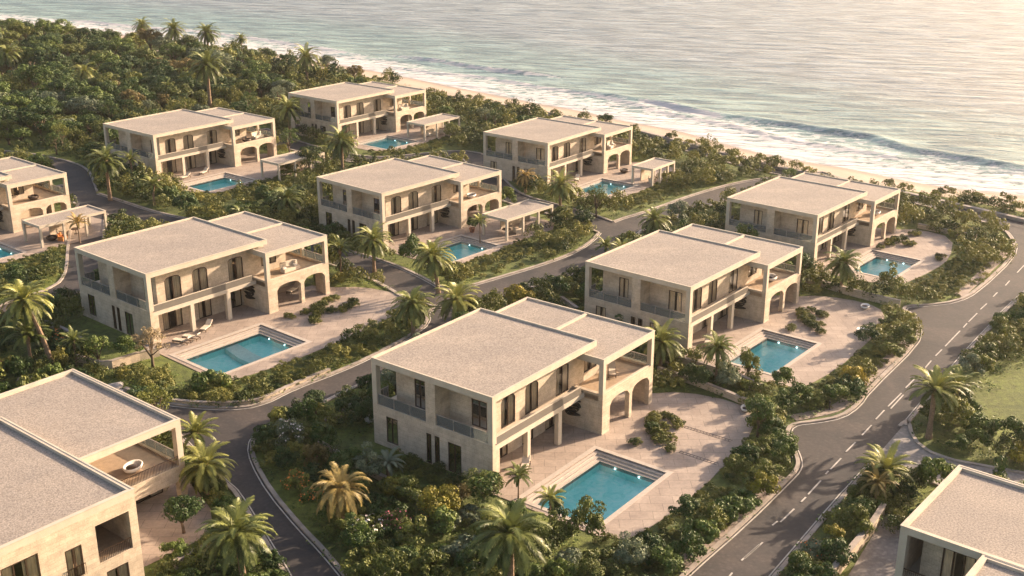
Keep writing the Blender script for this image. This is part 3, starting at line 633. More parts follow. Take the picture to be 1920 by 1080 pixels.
for h in FULL:
    x0,x1,y0,y1=PRX[h]; a,s=HP[h][2],HP[h][3]
    r=empty('swimming_pool',(*L(h,x0,y0),0),math.pi/2-a); r.scale=(s,s,1); W_,H_=x1-x0,y1-y0
    tag(r,PLAB[h],'pool','garden pools of the villas')
    wl=-.34; st=3; sw=.36; sy=H_-st*sw-.0; sx=W_-st*sw
    if h in('seaward','back','edge'): st=1
    sx=W_-st*sw; sy=H_-st*sw
    cb=MB(); e=.42
    for q in ((-e,W_+e,-e,0),(-e,W_+e,H_,H_+e),(-e,0,0,H_),(W_,W_+e,0,H_)): cb.box(*q,.0,.085)
    cb.build('coping',M['poolstep'],r)
    bb=MB(); z=-1.15
    bb.poly([(2.6,0,z),(sx,0,z),(sx,sy,z),(2.6,sy,z)]); bb.poly([(0,0,-.75),(1.2,0,-.9),(1.2,sy,-.9),(0,sy,-.75)]); bb.poly([(1.2,0,-.9),(2.6,0,z),(2.6,sy,z),(1.2,sy,-.9)])
    bb.poly([(0,0,z),(sx,0,z),(sx,0,.02),(0,0,.02)]); bb.poly([(0,0,z),(0,sy,z),(0,sy,.02),(0,0,.02)]); bb.poly([(sx,0,z),(sx,sy,z),(sx,sy,wl+.02),(sx,0,wl+.02)]); bb.poly([(0,sy,z),(sx,sy,z),(sx,sy,wl+.02),(0,sy,wl+.02)])
    bb.build('basin',M['pooltile'],r,recalc=False)
    tb=MB()
    for i in range(st):
        zt=-.02-.11*i; zl=-.6
        tb.box(0,W_-i*sw,H_-(i+1)*sw,H_-i*sw,zl,zt-.05) ; tb.box(W_-(i+1)*sw,W_-i*sw,0,H_-(i+1)*sw,zl,zt-.05)
    so_=tb.build('pool_steps',M['poolstep'],r)
    nb=MB()
    for i in range(st):
        zt=-.07-.11*i
        nb.box(0,W_-(i+1)*sw,H_-(i+1)*sw-.004,H_-(i+1)*sw+.07,zt,zt+.012); nb.box(W_-(i+1)*sw-.004,W_-(i+1)*sw+.07,0,H_-(i+1)*sw,zt,zt+.012)
    nb.build('step_edge',M['kerb'],so_)
    wb=MB(); wb.poly([(0,0,wl),(sx,0,wl),(sx,sy,wl),(0,sy,wl)]); wb.build('water',M['pool_water'],r,recalc=False)
    if h=='left':
        lb=MB(); lb.prism([(4.3,0),(5.9,.2),(6.1,sy*.5),(6.6,sy),(5.0,sy),(4.4,sy*.5)],-1.1,-.60); lb.build('underwater_ledge',M['ledge'],r)
    for (lx,ly) in ((sx-.05,sy*.72),(sx-.05,sy*.32)):
        gb=MB(); gb.lathe([(.001,0),(.06,.0),(.08,.03),(.001,.05)],12); o=gb.build('pool_light',M['lamp'],r); o.location=(lx-.06,ly,-.44); o.rotation_euler=(0,R(-60),0)

# ---------------------------------------------------------------- beach and sea
def vnoise(x,y,seed=0):
    xi=np.floor(x).astype(int); yi=np.floor(y).astype(int); xf=x-xi; yf=y-yi
    def hsh(a,b):
        k=(a*374761393+b*668265263+seed*1442695)&0x7fffffff; k=((k^(k>>13))*1274126177)&0x7fffffff; return ((k^(k>>16))&0xffff)/65535
    u=xf*xf*(3-2*xf); v=yf*yf*(3-2*yf)
    return (hsh(xi,yi)*(1-u)+hsh(xi+1,yi)*u)*(1-v)+(hsh(xi,yi+1)*(1-u)+hsh(xi+1,yi+1)*u)*v
def fbm(x,y,o=4,seed=0):
    t=0;a=.5
    for i in range(o): t=t+a*vnoise(x*2**i,y*2**i,seed+i); a*=.5
    return t
SEA=-.5
wat_px=[(-900,-45),(-450,-8),(-200,18),(0,40),(250,68),(470,95),(640,122),(760,145),(900,173),(1000,193),(1083,207),(1167,227),(1292,249),(1399,283),(1484,299),(1612,320),(1740,349),(1920,366),(2150,395),(2600,460),(3100,540)]
wat=resample(smooth(GP(wat_px,SEA),2),1.3)
nx,ny=.662,.749
def grid(name,rows,S,zf,mat,attrs):
    ns,ntt=len(S),len(rows); sxx=np.array([p[0] for p in S])[:,None]; syy=np.array([p[1] for p in S])[:,None]; T=np.array(rows)[None,:]
    X=sxx+nx*T; Y=syy+ny*T; Z=zf(X,Y,T,sxx,syy)
    me=bpy.data.meshes.new(name); co=np.stack([X,Y,Z],-1).reshape(-1,3)
    idx=np.arange(ns*ntt).reshape(ns,ntt); F=np.stack([idx[:-1,:-1],idx[1:,:-1],idx[1:,1:],idx[:-1,1:]],-1).reshape(-1,4)
    me.vertices.add(len(co)); me.vertices.foreach_set('co',co.astype(np.float32).ravel()); me.loops.add(F.size); me.loops.foreach_set('vertex_index',F.ravel().astype(np.int32)); me.polygons.add(len(F)); me.polygons.foreach_set('loop_start',np.arange(0,F.size,4,dtype=np.int32)); me.polygons.foreach_set('loop_total',np.full(len(F),4,dtype=np.int32)); me.polygons.foreach_set('use_smooth',np.ones(len(F),dtype=bool)); me.update(calc_edges=True)
    for an,fn in attrs.items():
        at=me.attributes.new(an,'FLOAT','POINT'); at.data.foreach_set('value',np.clip(fn(X,Y,T,Z),0,2).astype(np.float32).ravel())
    me.materials.append(mat)
    if me.polygons[0].normal.z<0: me.flip_normals()
    o=bpy.data.objects.new(name,me); col.objects.link(o); return o
rows=[-28+1.2*i for i in range(24)]+[1+3*i for i in range(12)]
bz=lambda X,Y,T,a,b: np.where(T<0,np.minimum(-.13,SEA+.02-T*.05),SEA-T*.05)+.10*(fbm(X*.25,Y*.25,3,5)-.5)
tag(grid('beach',rows,wat,bz,M['sand'],{'wet':lambda X,Y,T,Z:np.clip(1+T/3.2+.9*(fbm(X*.12,Y*.12,3,9)-.5),0,1)}),kind='structure')
# breakers: (photo points of the crest) -> offshore distance
def brk(px):
    pts=[G(x,y,SEA) for x,y in px]; A=np.array(wat); out=[]
    for p in pts:
        d=(p[0]-A[:,0])*(-ny)+(p[1]-A[:,1])*nx      # along-shore mismatch
        i=int(np.argmin(np.abs(d))); out.append((i,(p[0]-A[i,0])*nx+(p[1]-A[i,1])*ny))
    out.sort(); return np.interp(np.arange(len(wat)),[o[0] for o in out],[o[1] for o in out]),out[0][0],out[-1][0]
bA,a0,a1=brk([(1021,163),(1100,173),(1180,187),(1249,196),(1300,208),(1356,218),(1484,236),(1560,247),(1634,259),(1698,279),(1826,300),(1920,318),(2100,345)])
bB,b0,b1=brk([(700,100),(842,119),(917,131),(1000,140),(1100,150)])
bC,c0,c1=brk([(690,119),(800,136),(917,146),(1021,165),(1104,177),(1200,198),(1292,222),(1400,243),(1500,268),(1650,290),(1800,325)])
bD,d0,d1=brk([(100,35),(250,50),(400,62),(560,85),(700,108)])
ii=np.arange(len(wat)); fade=lambda s0,s1,w=14: np.clip((ii-s0)/w,0,1)*np.clip((s1-ii)/w,0,1)
def ridge(T,c,wf,wb): d=T-c; return np.where(d<0,np.exp(-(d/wf)**2),np.exp(-(d/wb)**2))
def seaz(X,Y,T,a,b):
    amp=np.clip(T/25,0,1)
    n=.30*(fbm(X*.05+T*.01,Y*.14,3,2)-.5)+.28*(fbm((X*.749-Y*.662)*.05,T*.16,4,3)-.45)*1.6
    z=SEA+.04+amp*n+.06*(fbm(X*.3,Y*.3,2,4)-.5)
    z=z+.75*ridge(T,bA[:,None],1.2,2.6)*fade(a0,a1)[:,None]*(.7+.6*fbm((X*.749-Y*.662)*.06,T*0,2,8))
    z=z+.7*ridge(T,bB[:,None],1.3,3)*fade(b0,b1)[:,None]+.35*ridge(T,bC[:,None],.8,2)*fade(c0,c1)[:,None]+.5*ridge(T,bD[:,None],1.4,3.2)*fade(d0,d1)[:,None]
    z=np.where(T<2,SEA-.02+(z-SEA)*np.clip(T/2,0,1)+.015*T,z)
    return z
def foamf(X,Y,T,Z):
    big=fbm((X*.749-Y*.662)*.035,T*.09,3,21); fine=fbm((X*.749-Y*.662)*.16,T*.35,4,22)
    A=bA[:,None]; lim=np.where(fade(a0,a1)[:,None]>.2,A,np.minimum(A,bB[:,None]))
    wash=np.clip(1-(T-1)/np.maximum(lim*.95,8),0,1)**.55*.62+.06
    wash=np.where(T>lim-1.0,.0,wash)
    f=wash*(.55+.85*big)*(T>-.5)
    edge=np.exp(-((T-.8)/1.1)**2)*.75
    crest=ridge(T,A-1.3,1.2,1.0)*fade(a0,a1)[:,None]*(.35+.9*(fbm((X*.749-Y*.662)*.045,T*0+3,2,31)>.50))
    c2=ridge(T,bB[:,None]-1,1.1,.9)*fade(b0,b1)[:,None]*.7+ridge(T,bC[:,None]-.6,.9,.8)*fade(c0,c1)[:,None]*.8+ridge(T,bD[:,None]-1,1.3,1)*fade(d0,d1)[:,None]*.8
    face=ridge(T,A+.4,1.0,.9)*fade(a0,a1)[:,None]
    f=np.maximum(np.maximum(f,edge),np.maximum(crest*.85,c2))*(1-.75*face*(crest<.5))
    return f*(.75+.5*fine)
rows=[-1.2,-.4]+[.4+.75*i for i in range(100)]+[76+1.6*i for i in range(170)]+[350*1.06**i for i in range(1,62)]
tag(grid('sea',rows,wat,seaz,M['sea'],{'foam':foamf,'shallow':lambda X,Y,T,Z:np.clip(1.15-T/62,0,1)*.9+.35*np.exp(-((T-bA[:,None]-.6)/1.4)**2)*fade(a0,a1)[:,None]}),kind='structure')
# low wall along the promenade
pw=MB(); P=resample(smooth(GP([(1960,424),(1860,401),(1740,374),(1600,342),(1440,313),(1270,266),(1130,230)]),2),1.5); strip(pw,P,0,.8,0,.5)
o=pw.build('sea_wall',M['kerb']); tag(o,'low pale stone wall along the seaward side of the promenade','wall',kind='thing')

# ---------------------------------------------------------------- vegetation meshes
def leafmesh(name,centers,normals,sizes,tones,mat,aspect=1.7,seed=0,fold=.25):
    """many small folded leaves; centers (n,3)"""
    g=np.random.default_rng(seed); n=len(centers)
    nrm=normals+g.normal(0,.36,(n,3)); nrm/=np.linalg.norm(nrm,axis=1)[:,None]
    t=g.normal(0,1,(n,3)); t-=nrm*(t*nrm).sum(1)[:,None]; t/=np.linalg.norm(t,axis=1)[:,None]; bt=np.cross(nrm,t)
    L_=sizes[:,None]; W2=L_/aspect/2
    a=centers-t*L_/2; b_=centers+bt*W2+nrm*W2*fold; c=centers+t*L_/2; d=centers-bt*W2+nrm*W2*fold
    co=np.stack([a,b_,c,d],1).reshape(-1,3); F=np.arange(4*n).reshape(n,4); F=np.concatenate([F[:,[0,1,2]],F[:,[0,2,3]]],1).reshape(-1,3)
    return rawmesh(name,co,F,np.repeat(tones,4),mat)
def rawmesh(name,co,F,tone,mat):
    me=bpy.data.meshes.new(name); k=F.shape[1]
    me.vertices.add(len(co)); me.vertices.foreach_set('co',co.astype(np.float32).ravel()); me.loops.add(F.size); me.loops.foreach_set('vertex_index',F.ravel().astype(np.int32)); me.polygons.add(len(F)); me.polygons.foreach_set('loop_start',np.arange(0,F.size,k,dtype=np.int32)); me.polygons.foreach_set('loop_total',np.full(len(F),k,dtype=np.int32)); me.update(calc_edges=True)
    at=me.attributes.new('tone','FLOAT','POINT'); at.data.foreach_set('value',np.clip(tone,0,1).astype(np.float32)); me.materials.append(mat); return me
def crown_pts(seed,n,lumps,rx,rz,zc,lump=.42,leaf=.17):
    """leaves on the shells of many small lumps scattered over a big rounded body: uneven outline with gaps"""
    g=np.random.default_rng(seed); C=[];Nn=[];S=[];T=[]
    cs=[]
    for i in range(lumps):
        d=g.normal(0,1,3); d[2]=abs(d[2])*.9-.25; d/=np.linalg.norm(d); q=g.uniform(.52,.98)
        cs.append((np.array([d[0]*rx*q,d[1]*rx*q,zc+d[2]*rz*q]),g.uniform(.6,1.25)*lump*rx,g.uniform(0,1)))
    per=n//lumps
    for c,r,tn in cs:
        d=g.normal(0,1,(per,3)); d[:,2]+=.35; d/=np.linalg.norm(d,axis=1)[:,None]; q=g.uniform(.62,1.0,(per,1))**.5*(1+.10*np.sin(d[:,:1]*7+c[0]*9)*np.cos(d[:,1:2]*6+c[1]*9))
        P=c+d*r*q*np.array([1,1,.8]); C.append(P); Nn.append(d); S.append(g.uniform(.7,1.35,per)*leaf*rx); T.append(np.clip(.5*tn+.5*g.random(per),0,1))
    C=np.concatenate(C); k=C[:,2]>.02; return C[k],np.concatenate(Nn)[k],np.concatenate(S)[k],np.concatenate(T)[k],cs
BUSH={}   # unit size: radius ~1 m
SHAPES={'rounded shrub':(2400,18,.80,.66,.66,.40,.155),'spreading shrub':(2200,20,.90,.50,.50,.34,.155),'upright shrub':(2400,18,.70,1.0,1.0,.42,.16),'leafy shrub':(1400,16,.82,.65,.68,.38,.24)}
def bushmesh(shape,colr,var):
    key=(shape,colr,var)
    if key not in BUSH:
        n,l,rx,rz,zc,lp,lf=SHAPES[shape]; sd=hash_((shape,var)); C,Nn,S,T,cs=crown_pts(sd,n,l,rx,rz,zc,lp,lf)
        BUSH[key]=leafmesh('shrub',C,Nn,S,T,LEAF[colr],seed=sd)
    return BUSH[key]
def hash_(k): return sum((i+1)*ord(c) for i,c in enumerate(str(k)))%9973
FLW={}
def flowermesh(shape,colr,var):
    key=(shape,colr,var)
    if key not in FLW:
        n,l,rx,rz,zc,lp,lf=SHAPES[shape]; sd=hash_((shape,var)); C,Nn,S,T,cs=crown_pts(sd,n,l,rx,rz,zc,lp,lf); g=np.random.default_rng(sd+5)
        k=np.where(Nn[:,2]>.1)[0]; k=g.choice(k,90); FLW[key]=leafmesh('blossom',C[k]+Nn[k]*.04,Nn[k],g.uniform(.08,.15,90),g.random(90),PETAL[colr],aspect=1.1,seed=sd)
    return FLW[key]
TREES={}
def tree_meshes(kind,colr,var):
    key=(kind,colr,var)
    if key in TREES: return TREES[key]
    sd=hash_((kind,var)); g=np.random.default_rng(sd); rr=random.Random(sd)
    # unit: crown radius 1, kinds differ in stem length
    stem,rz,n,l,lf,lp={'broad':(.42,.85,3600,28,.12,.36),'tall':(.75,1.1,3600,28,.12,.36),'small':(.7,.80,2200,20,.14,.38),'airy':(.9,.95,2600,40,.085,.22)}[kind]
    zc=stem+rz*.72; C,Nn,S,T,cs=crown_pts(sd,n,l,.92,rz,zc,lp,lf)
    cm=leafmesh('crown',C,Nn,S,T,LEAF[colr],seed=sd)
    mb=MB(); lean=(rr.uniform(-.12,.12),rr.uniform(-.12,.12)); mb.tube([(0,0,-.05),(lean[0]*.3,lean[1]*.3,stem*.5),(lean[0],lean[1],stem),(lean[0]*1.2,lean[1]*1.2,zc)],[.10,.075,.06,.03],7)
    for c,r,t in cs[:9]:
        h=stem*rr.uniform(.55,1.0); p=(lean[0]*h/stem,lean[1]*h/stem,h); m=[(p[i]*.5+c[i]*.5)+(.08 if i==2 else 0) for i in range(3)]; mb.tube([p,m,tuple(c)],[.04,.026,.012],5)
    o=mb.build('trunk',M['bark'],smooth=True); tm=o.data; bpy.data.objects.remove(o); TREES[key]=(cm,tm); return TREES[key]
PALM={}
def palm_meshes(kind,colr,var,h):
    """kind: date (arching ball), young (upright), cycad"""
    key=(kind,colr,var); sd=hash_(key); g=random.Random(sd)
    if key not in PALM:
        nf,el0,el1,Lf,drop={'date':(54,84,-50,2.85,1.0),'dry':(42,80,-52,2.6,1.2),'young':(26,82,0,2.5,.8),'cycad':(24,72,0,1.9,.9)}[kind]
        co=[];F=[];T=[]
        for i in range(nf):
            q=(i+.5)/nf; el=R(el0+(el1-el0)*q**.85+g.uniform(-8,8)); az=i*2.39996+g.uniform(-.25,.25); Lr=Lf*g.uniform(.86,1.08)*(1-.12*max(0,q-.75)*4)
            K=12; P=[]; p=Vector((0,0,0)); e=el; hd=Vector((math.cos(az),math.sin(az),0)); side=Vector((-math.sin(az),math.cos(az),0)); sway=g.uniform(-.25,.25)
            p=hd*.10
            for k in range(K+1):
                P.append((p.copy(),e)); p=p+(hd*math.cos(e)+Vector((0,0,1))*math.sin(e)+side*sway*k/K*.5).normalized()*(Lr/K); e-=drop*(1.55/K)*(.4+1.3*k/K)*(1.1 if el>0 else .6)
                e=max(e,R(-86))
            tn=(1-q)*.55+g.uniform(0,.45)
            # midrib
            for k in range(K):
                a,b=P[k][0],P[k+1][0]; w_=.035*(1-k/K)+.008; i0=len(co); co+=[a-side*w_,a+side*w_,b+side*w_*.8,b-side*w_*.8]; F.append((i0,i0+1,i0+2,i0+3)); T+=[min(1,tn+.25)]*4
            for k in range(1,K*2+1):
                f=k/(K*2); j=min(K-1,int(f*K)); fr=f*K-j; c=P[j][0].lerp(P[j+1][0],min(1,fr)); e_=P[j][1]
                fw=(hd*math.cos(e_)+Vector((0,0,math.sin(e_)))).normalized(); up=side.cross(fw)*-1
                ll=(.44*math.sin(math.pi*min(1,.14+.84*f))**.7+.08)*(Lf/2.75)
                for s_ in (-1,1):
                    dr=(side*s_*.66+fw*.72+up*(.10+g.uniform(-.14,.1))-Vector((0,0,.10+.25*f))).normalized(); tip=c+dr*ll*g.uniform(.85,1.1); wv=fw*.062
                    i0=len(co); m=c.lerp(tip,.5)+Vector((0,0,.03)); co+=[c-wv*.7,c+wv*.7,m+wv,tip,m-wv]; F2=(i0,i0+1,i0+2,i0+3,i0+4); F.append(F2); T+=[tn+g.uniform(-.06,.06)]*5
        me=bpy.data.meshes.new('crown'); me.from_pydata([tuple(c) for c in co],[],F); at=me.attributes.new('tone','FLOAT','POINT'); at.data.foreach_set('value',np.clip(np.array(T),0,1).astype(np.float32)); me.materials.append(LEAF[colr]); PALM[key]=me
    return PALM[key]
def trunk_mesh(h,r0,lean,seed):
    mb=MB(); K=max(8,int(h/.28)); pts=[];rad=[]
    for k in range(K+1):
        f=k/K; pts.append((lean[0]*f**1.6,lean[1]*f**1.6,h*f-.05)); rad.append(r0*(1.25-.45*min(1,f*3) if f<.33 else .8)*(1+.10*(k%2))+(.10*r0 if f>.88 else 0))
    mb.tube(pts,rad,9)
    if h>2: # boss of cut leaf bases under the crown
        mb.lathe([(r0*.8,h-.75),(r0*1.55,h-.35),(r0*1.7,h-.1),(r0*.9,h+.12),(.01,h+.15)],10,(lean[0]*.97,lean[1]*.97,0))
    return mb
ALLVEG=[]
def palm(px,py,cy,label,kind='date',colr='palm',s=1.0,lean=(0,0),r0=.24,var=0,name='palm_tree',cx=None,group=None):
    x,y=G(px,py); h=max(.25,height_at(x,y,cy)); dist=math.hypot(x,y)
    if cx is not None: lean=((cx-px)/FPX*dist*1.05,0)
    r=empty(name,(x,y,0)); me=palm_meshes(kind,colr,var,h)
    trunk_mesh(h,r0*s,lean,var).build('trunk',M['trunkp'],r,smooth=False)
    c=bpy.data.objects.new('crown',me); col.objects.link(c); c.parent=r; c.location=(lean[0],lean[1],h); c.scale=(s,s,s); c.rotation_euler=(0,0,rnd.uniform(0,6.28))
    tag(r,label,'palm' if name!='cycad' else 'cycad',group or 'palms in the gardens and wood'); ALLVEG.append((x,y,.8)); return r
def tree(px,py,rad,label,kind='broad',colr='mid green',var=0,group=None,xy=None,name='tree',cat='tree',sz=1.0):
    x,y=xy if xy else G(px,py); cm,tm=tree_meshes(kind,colr,var); r=empty(name,(x,y,0)); r.scale=(rad,rad,rad*sz); r.rotation_euler=(0,0,rnd.uniform(0,6.28))
    for n_,m_ in (('trunk',tm),('crown',cm)):
        o=bpy.data.objects.new(n_,m_); col.objects.link(o); o.parent=r
    tag(r,label,cat,group); return r

# ---------------------------------------------------------------- palms seen in the photo: base px, base row, crown row
palm(98,692,562,'tall date palm with a leaning trunk on the lawn left of the left middle villa',cx=66,s=1.06,r0=.26)
palm(207,376,302,'date palm between the lane and the left end of the back left villa',s=1.15,var=1)
palm(290,385,347,'small date palm in front of the back left villa, left of its pool','young',s=.85,var=2)
palm(396,218,122,'tallest date palm, standing behind the roof of the back left villa',s=1.6,var=3)
palm(330,100,55,'date palm on the skyline of the wood, left of a second one',s=1.35,var=1)
palm(392,110,62,'date palm rising over the wood just behind the tallest palm',s=1.4,var=2)
palm(163,176,134,'pale fronded palm alone in the middle of the dark wood','dry','palm',1.25,var=1)
palm(577,165,107,'date palm at the edge of the sand behind the rearmost villa',s=1.4,var=3)
palm(545,264,203,'slim date palm left of the rearmost villa',s=1.15,var=0)
palm(643,330,265,'full date palm left of the pool of the rearmost villa, by the lane',s=1.15,var=1)
palm(541,418,372,'date palm behind the roof of the left middle villa',s=1.0,var=2)
palm(702,516,450,'date palm at the left front corner of the centre villa',s=.98,var=3)
palm(822,552,480,'date palm on the grass point in front of the pool of the centre villa',cx=812,s=1.05,var=0)
palm(857,612,562,'low date palm behind the roof of the front middle villa beside the lane',s=1.05,var=1)
palm(775,630,570,'date palm among shrubs behind the left part of the front villa roof',s=.92,var=2)
palm(1050,402,346,'date palm on the lane corner left of the pool nearest the beach',s=1.0,var=3)
palm(985,362,330,'drooping dry palm beside the wall of the villa nearest the beach','dry','drypalm',.8,var=0)
palm(1225,452,412,'low date palm at the lane junction behind the villa right of the front one',s=.9,var=1)
palm(1576,548,492,'date palm on the lawn strip below the pool of the rightmost villa',s=.92,var=2)
palm(1238,690,640,'date palm between the front middle villa and the villa to its right',s=.92,var=3)
palm(1342,716,652,'dark slender palm in the hedge left of the pool with two lit lamps',s=.72,var=0,r0=.2)
palm(1741,822,730,'spreading palm by the road opposite the junction, at the edge of the lawn','young','palm',1.15,var=1,r0=.22)
palm(1790,775,722,'smaller palm just behind the spreading one at the lawn edge','young','palm',.85,var=2,r0=.2)
palm(642,990,915,'golden dry palm in the shrubbery left of the front middle villa','dry','drypalm',.98,var=2)
palm(957,1125,1000,'big date palm at the bottom edge below the front pool',s=1.12,var=0,r0=.27)
palm(458,1100,1000,'large palm at the bottom edge beside the lane and the corner villa',cx=452,s=1.0,var=1,r0=.27)
palm(390,925,872,'lower of two palms beside the terrace of the corner villa',s=.92,var=2)
palm(372,862,812,'upper of two palms beside the terrace of the corner villa','young','palm',.9,var=3)
palm(728,900,868,'silvery cycad on the shaded lawn of the front middle villa','cycad','silverpalm',.85,name='cycad',r0=.2,group='cycads and small palms')
palm(972,936,893,'small palm at the left corner of the front pool','young','palm',.55,var=1,r0=.13,group='cycads and small palms')
palm(1031,1003,935,'slim small palm leaning over the near end of the front pool','young','palm',.52,var=2,r0=.10,group='cycads and small palms')
palm(1655,930,880,'low arching palm in the hedge above the bottom right villa','young','palm',1.0,var=3,r0=.2)
palm(1640,950,905,'yellowish low palm in the hedge beside the road, left of the arching one','young','drypalm',.7,var=0,r0=.16)
palm(150,456,418,'small palm in front of the pergola at the left edge','young','drypalm',.68,var=1,r0=.15)
palm(22,150,100,'palm in the wood at the far left edge',s=1.3,var=2)
palm(318,200,162,'pale palm in the front of the wood, left of the tallest palm','dry','palm',.8,var=3)
palm(270,82,48,'dark palm on the skyline at the left of the wood',s=1.2,var=0)
palm(455,112,72,'small palm on the seaward fringe of the wood',s=.7,var=1)
palm(60,690,628,'leafy palm behind the roof of the corner villa at the left edge','young','palm',1.0,var=0,r0=.2)
palm(145,690,640,'palm with upright fronds left of the lawn wall','young','palm',.7,var=3,r0=.16)
palm(540,1008-20,948,'hidden low palm','young','palm',.01,var=3) if False else None
palm(1085,330,300,'small palm','young') if False else None

palm(455,445,400,'low palm beside the lane above the roof of the left middle villa','dry','palm',.75,var=0)
palm(640,520,468,'small palm between the lane and the back of the left middle villa','young','palm',.8,var=1,r0=.16)
palm(1165,520,470,'small palm behind the middle right villa by the lane','young','palm',.85,var=2,r0=.16)
palm(1135,505,462,'second small palm behind the middle right villa','young','palm',.7,var=3,r0=.15)
palm(250,345,300,'small palm at the left wall of the back left villa','young','palm',.8,var=0,r0=.16)
palm(610,238,196,'small palm at the left end of the rearmost villa','young','palm',.75,var=1,r0=.15)
palm(900,455,415,'low palm on the garden strip right of the centre pool','young','palm',.6,var=2,r0=.14)
# ---------------------------------------------------------------- single trees
GT='single garden trees'
tree(287,690,1.9,'straw-coloured airy bush tree at the corner of the left middle villa','airy','straw',1,GT,sz=.9)
tree(592,778,1.15,'small round tree alone on the verge of the lane left of the front villa','small','dark green',1,GT)
tree(543,810,1.3,'dark small tree at the lane corner left of the lone round tree','small','dark green',2,GT,sz=.85)
tree(188,690,1.35,'small leafy tree with a pale trunk on the lawn edge by the garden wall','small','mid green',3,GT,sz=1.25)
tree(824,985,1.75,'bright golden round tree below the shaded lawn of the front middle villa','broad','golden',1,GT,sz=.95)
tree(745,935,1.2,'yellow flowering tree at the wall of the shaded lawn','broad','golden',2,GT,sz=.8)
tree(865,940,1.2,'bronze-yellow shrub tree at the end of the garden wall','broad','bronze',2,GT,sz=.7)
tree(905,955,1.7,'olive airy tree against the corner of the front middle villa','airy','olive green',2,GT,sz=.8)
tree(415,735,.9,'small spiky tree in the verge below the left pool','small','olive green',1,GT)
tree(1400,715,1.1,'small upright tree between two gardens right of the front villa','small','olive green',2,GT,sz=1.4)
tree(836,408+20,.0001,'x') if False else None
tree(1118,408,1.6,'small tree standing in front of the pool nearest the beach','airy','olive green',3,GT,sz=1.2)
tree(345,1000,1.5,'glossy dark green tree beside the patio of the corner villa','small','dark green',0,GT)
tree(362,1010,1.2,'second dark green tree beside the corner patio','small','mid green',0,GT,sz=1.1) if False else None
tree(1420,820,1.5,'tall rough shrub tree at the right end of the front patio','tall','mid green',1,GT)
tree(1000,985,1.0,'bronze','small','bronze',1,GT) if False else None
tree(1135,232,1.5,'wind-bent tree by the promenade behind the seaward villa','broad','dark green',1,GT,sz=.7)

# ---------------------------------------------------------------- beds of shrubs
FOOT=[]
for h in FULL: FOOT.append([L(h,*p) for p in ((-.4,-.2),(12.7,-.2),(12.7,-2.2),(21.6,-2.2),(21.6,13.2),(-.4,13.2))])
FOOT.append([L('corner',*p) for p in ((-27,-.8),(.3,-.8),(.3,7),(9.6,7),(9.6,23),(-27,23))])
FOOT.append([L('rcorner',*p) for p in ((-.3,.3),(10.6,.3),(10.6,-15),(-9.3,-15),(-9.3,-5.2),(-.3,-5.2))])
PERG=[[L(h,*p) for p in ((12.3,-11.0),(22.6,-11.0),(22.6,-5.6),(12.3,-5.6))] for h in('centre','backleft','back','edge')]
def clear_of(x,y,m,extra=()):
    for P in FOOT:
        if inpoly(x,y,P) or distpoly(x,y,P)<m*.75: return False
    for P in list(PATIO.values())+PERG:
        if inpoly(x,y,P) or distpoly(x,y,P)<m*.42: return False
    for P in ALLROAD:
        if inpoly(x,y,P) or distpoly(x,y,P)<m*.62+.3: return False
    for P in extra:
        if inpoly(x,y,P): return False
    return True
LAWN=[GP(q) for q in ([(600,838),(650,805),(700,835),(800,890),(905,925),(880,945),(800,945),(757,922),(678,880)],[(1590,548),(1660,565),(1690,583),(1640,588),(1590,572)],
   [(1812,770),(1850,705),(1960,650),(1990,835),(1900,832),(1840,812)],[(120,600),(200,610),(250,650),(240,690),(180,690),(100,650)],[(1060,560),(1100,545),(1105,585),(1050,590)])]
lawn_m=[tag(sheet('lawn',q,.006,M['grass']),kind='structure') for q in []]
PLACED=[]
GROW=1.3
def bed(name,poly,rr,spacing,cols,shapes=('rounded shrub','spreading shrub','upright shrub'),flowers=0,seed=0,respect=True,world=False,maxn=400,over=1.0):
    P=poly if world else GP(poly); g=random.Random(seed+1); xs=[p[0] for p in P]; ys=[p[1] for p in P]; tries=0; n=0
    while tries<2600 and n<maxn:
        tries+=1; x=g.uniform(min(xs),max(xs)); y=g.uniform(min(ys),max(ys))
        if not inpoly(x,y,P): continue
        r=g.uniform(*rr)*GROW
        if any((x-a)**2+(y-b)**2<(1.12*spacing*(r+q))**2 for a,b,q,*_ in PLACED): continue
        if respect and not clear_of(x,y,r,LAWN): continue
        c=g.choices([k for k,_ in cols],[w_ for _,w_ in cols])[0]; s=g.choice(shapes); fl=None
        if g.random()<flowers: fl=g.choice(['pink','white','orange','pink','orange'])
        PLACED.append((x,y,r,name,c,s,fl,g.randrange(3),g.uniform(0,6.28),g.uniform(.85,1.2))); n+=1
def hedge(name,line,rr,step,cols,seed=0,flowers=0,jit=.4,shapes=('rounded shrub','spreading shrub','upright shrub')):
    g=random.Random(seed+3); P=resample(smooth(GP(line),2),step)
    for x,y in P:
        x+=g.uniform(-jit,jit); y+=g.uniform(-jit,jit); r=g.uniform(*rr)*1.12; c=g.choices([k for k,_ in cols],[w_ for _,w_ in cols])[0]
        if any(inpoly(x,y,Q) or distpoly(x,y,Q)<r*.45 for Q in ALLROAD): continue
        if any((x-a)**2+(y-b)**2<(.42*(r+q))**2 for a,b,q,*_ in PLACED): continue
        PLACED.append((x,y,r,name,c,g.choice(shapes),(g.choice(['pink','white','orange']) if g.random()<flowers else None),g.randrange(3),g.uniform(0,6.28),g.uniform(.85,1.15)))
MIX=[('dark green',3),('mid green',5),('olive green',4),('grey green',1.2),('golden',.25),('bronze',.25)]
DARK=[('dark green',5),('mid green',3),('olive green',1)]
WARM=[('mid green',3),('olive green',4),('golden',.5),('grey green',1),('dark green',2)]
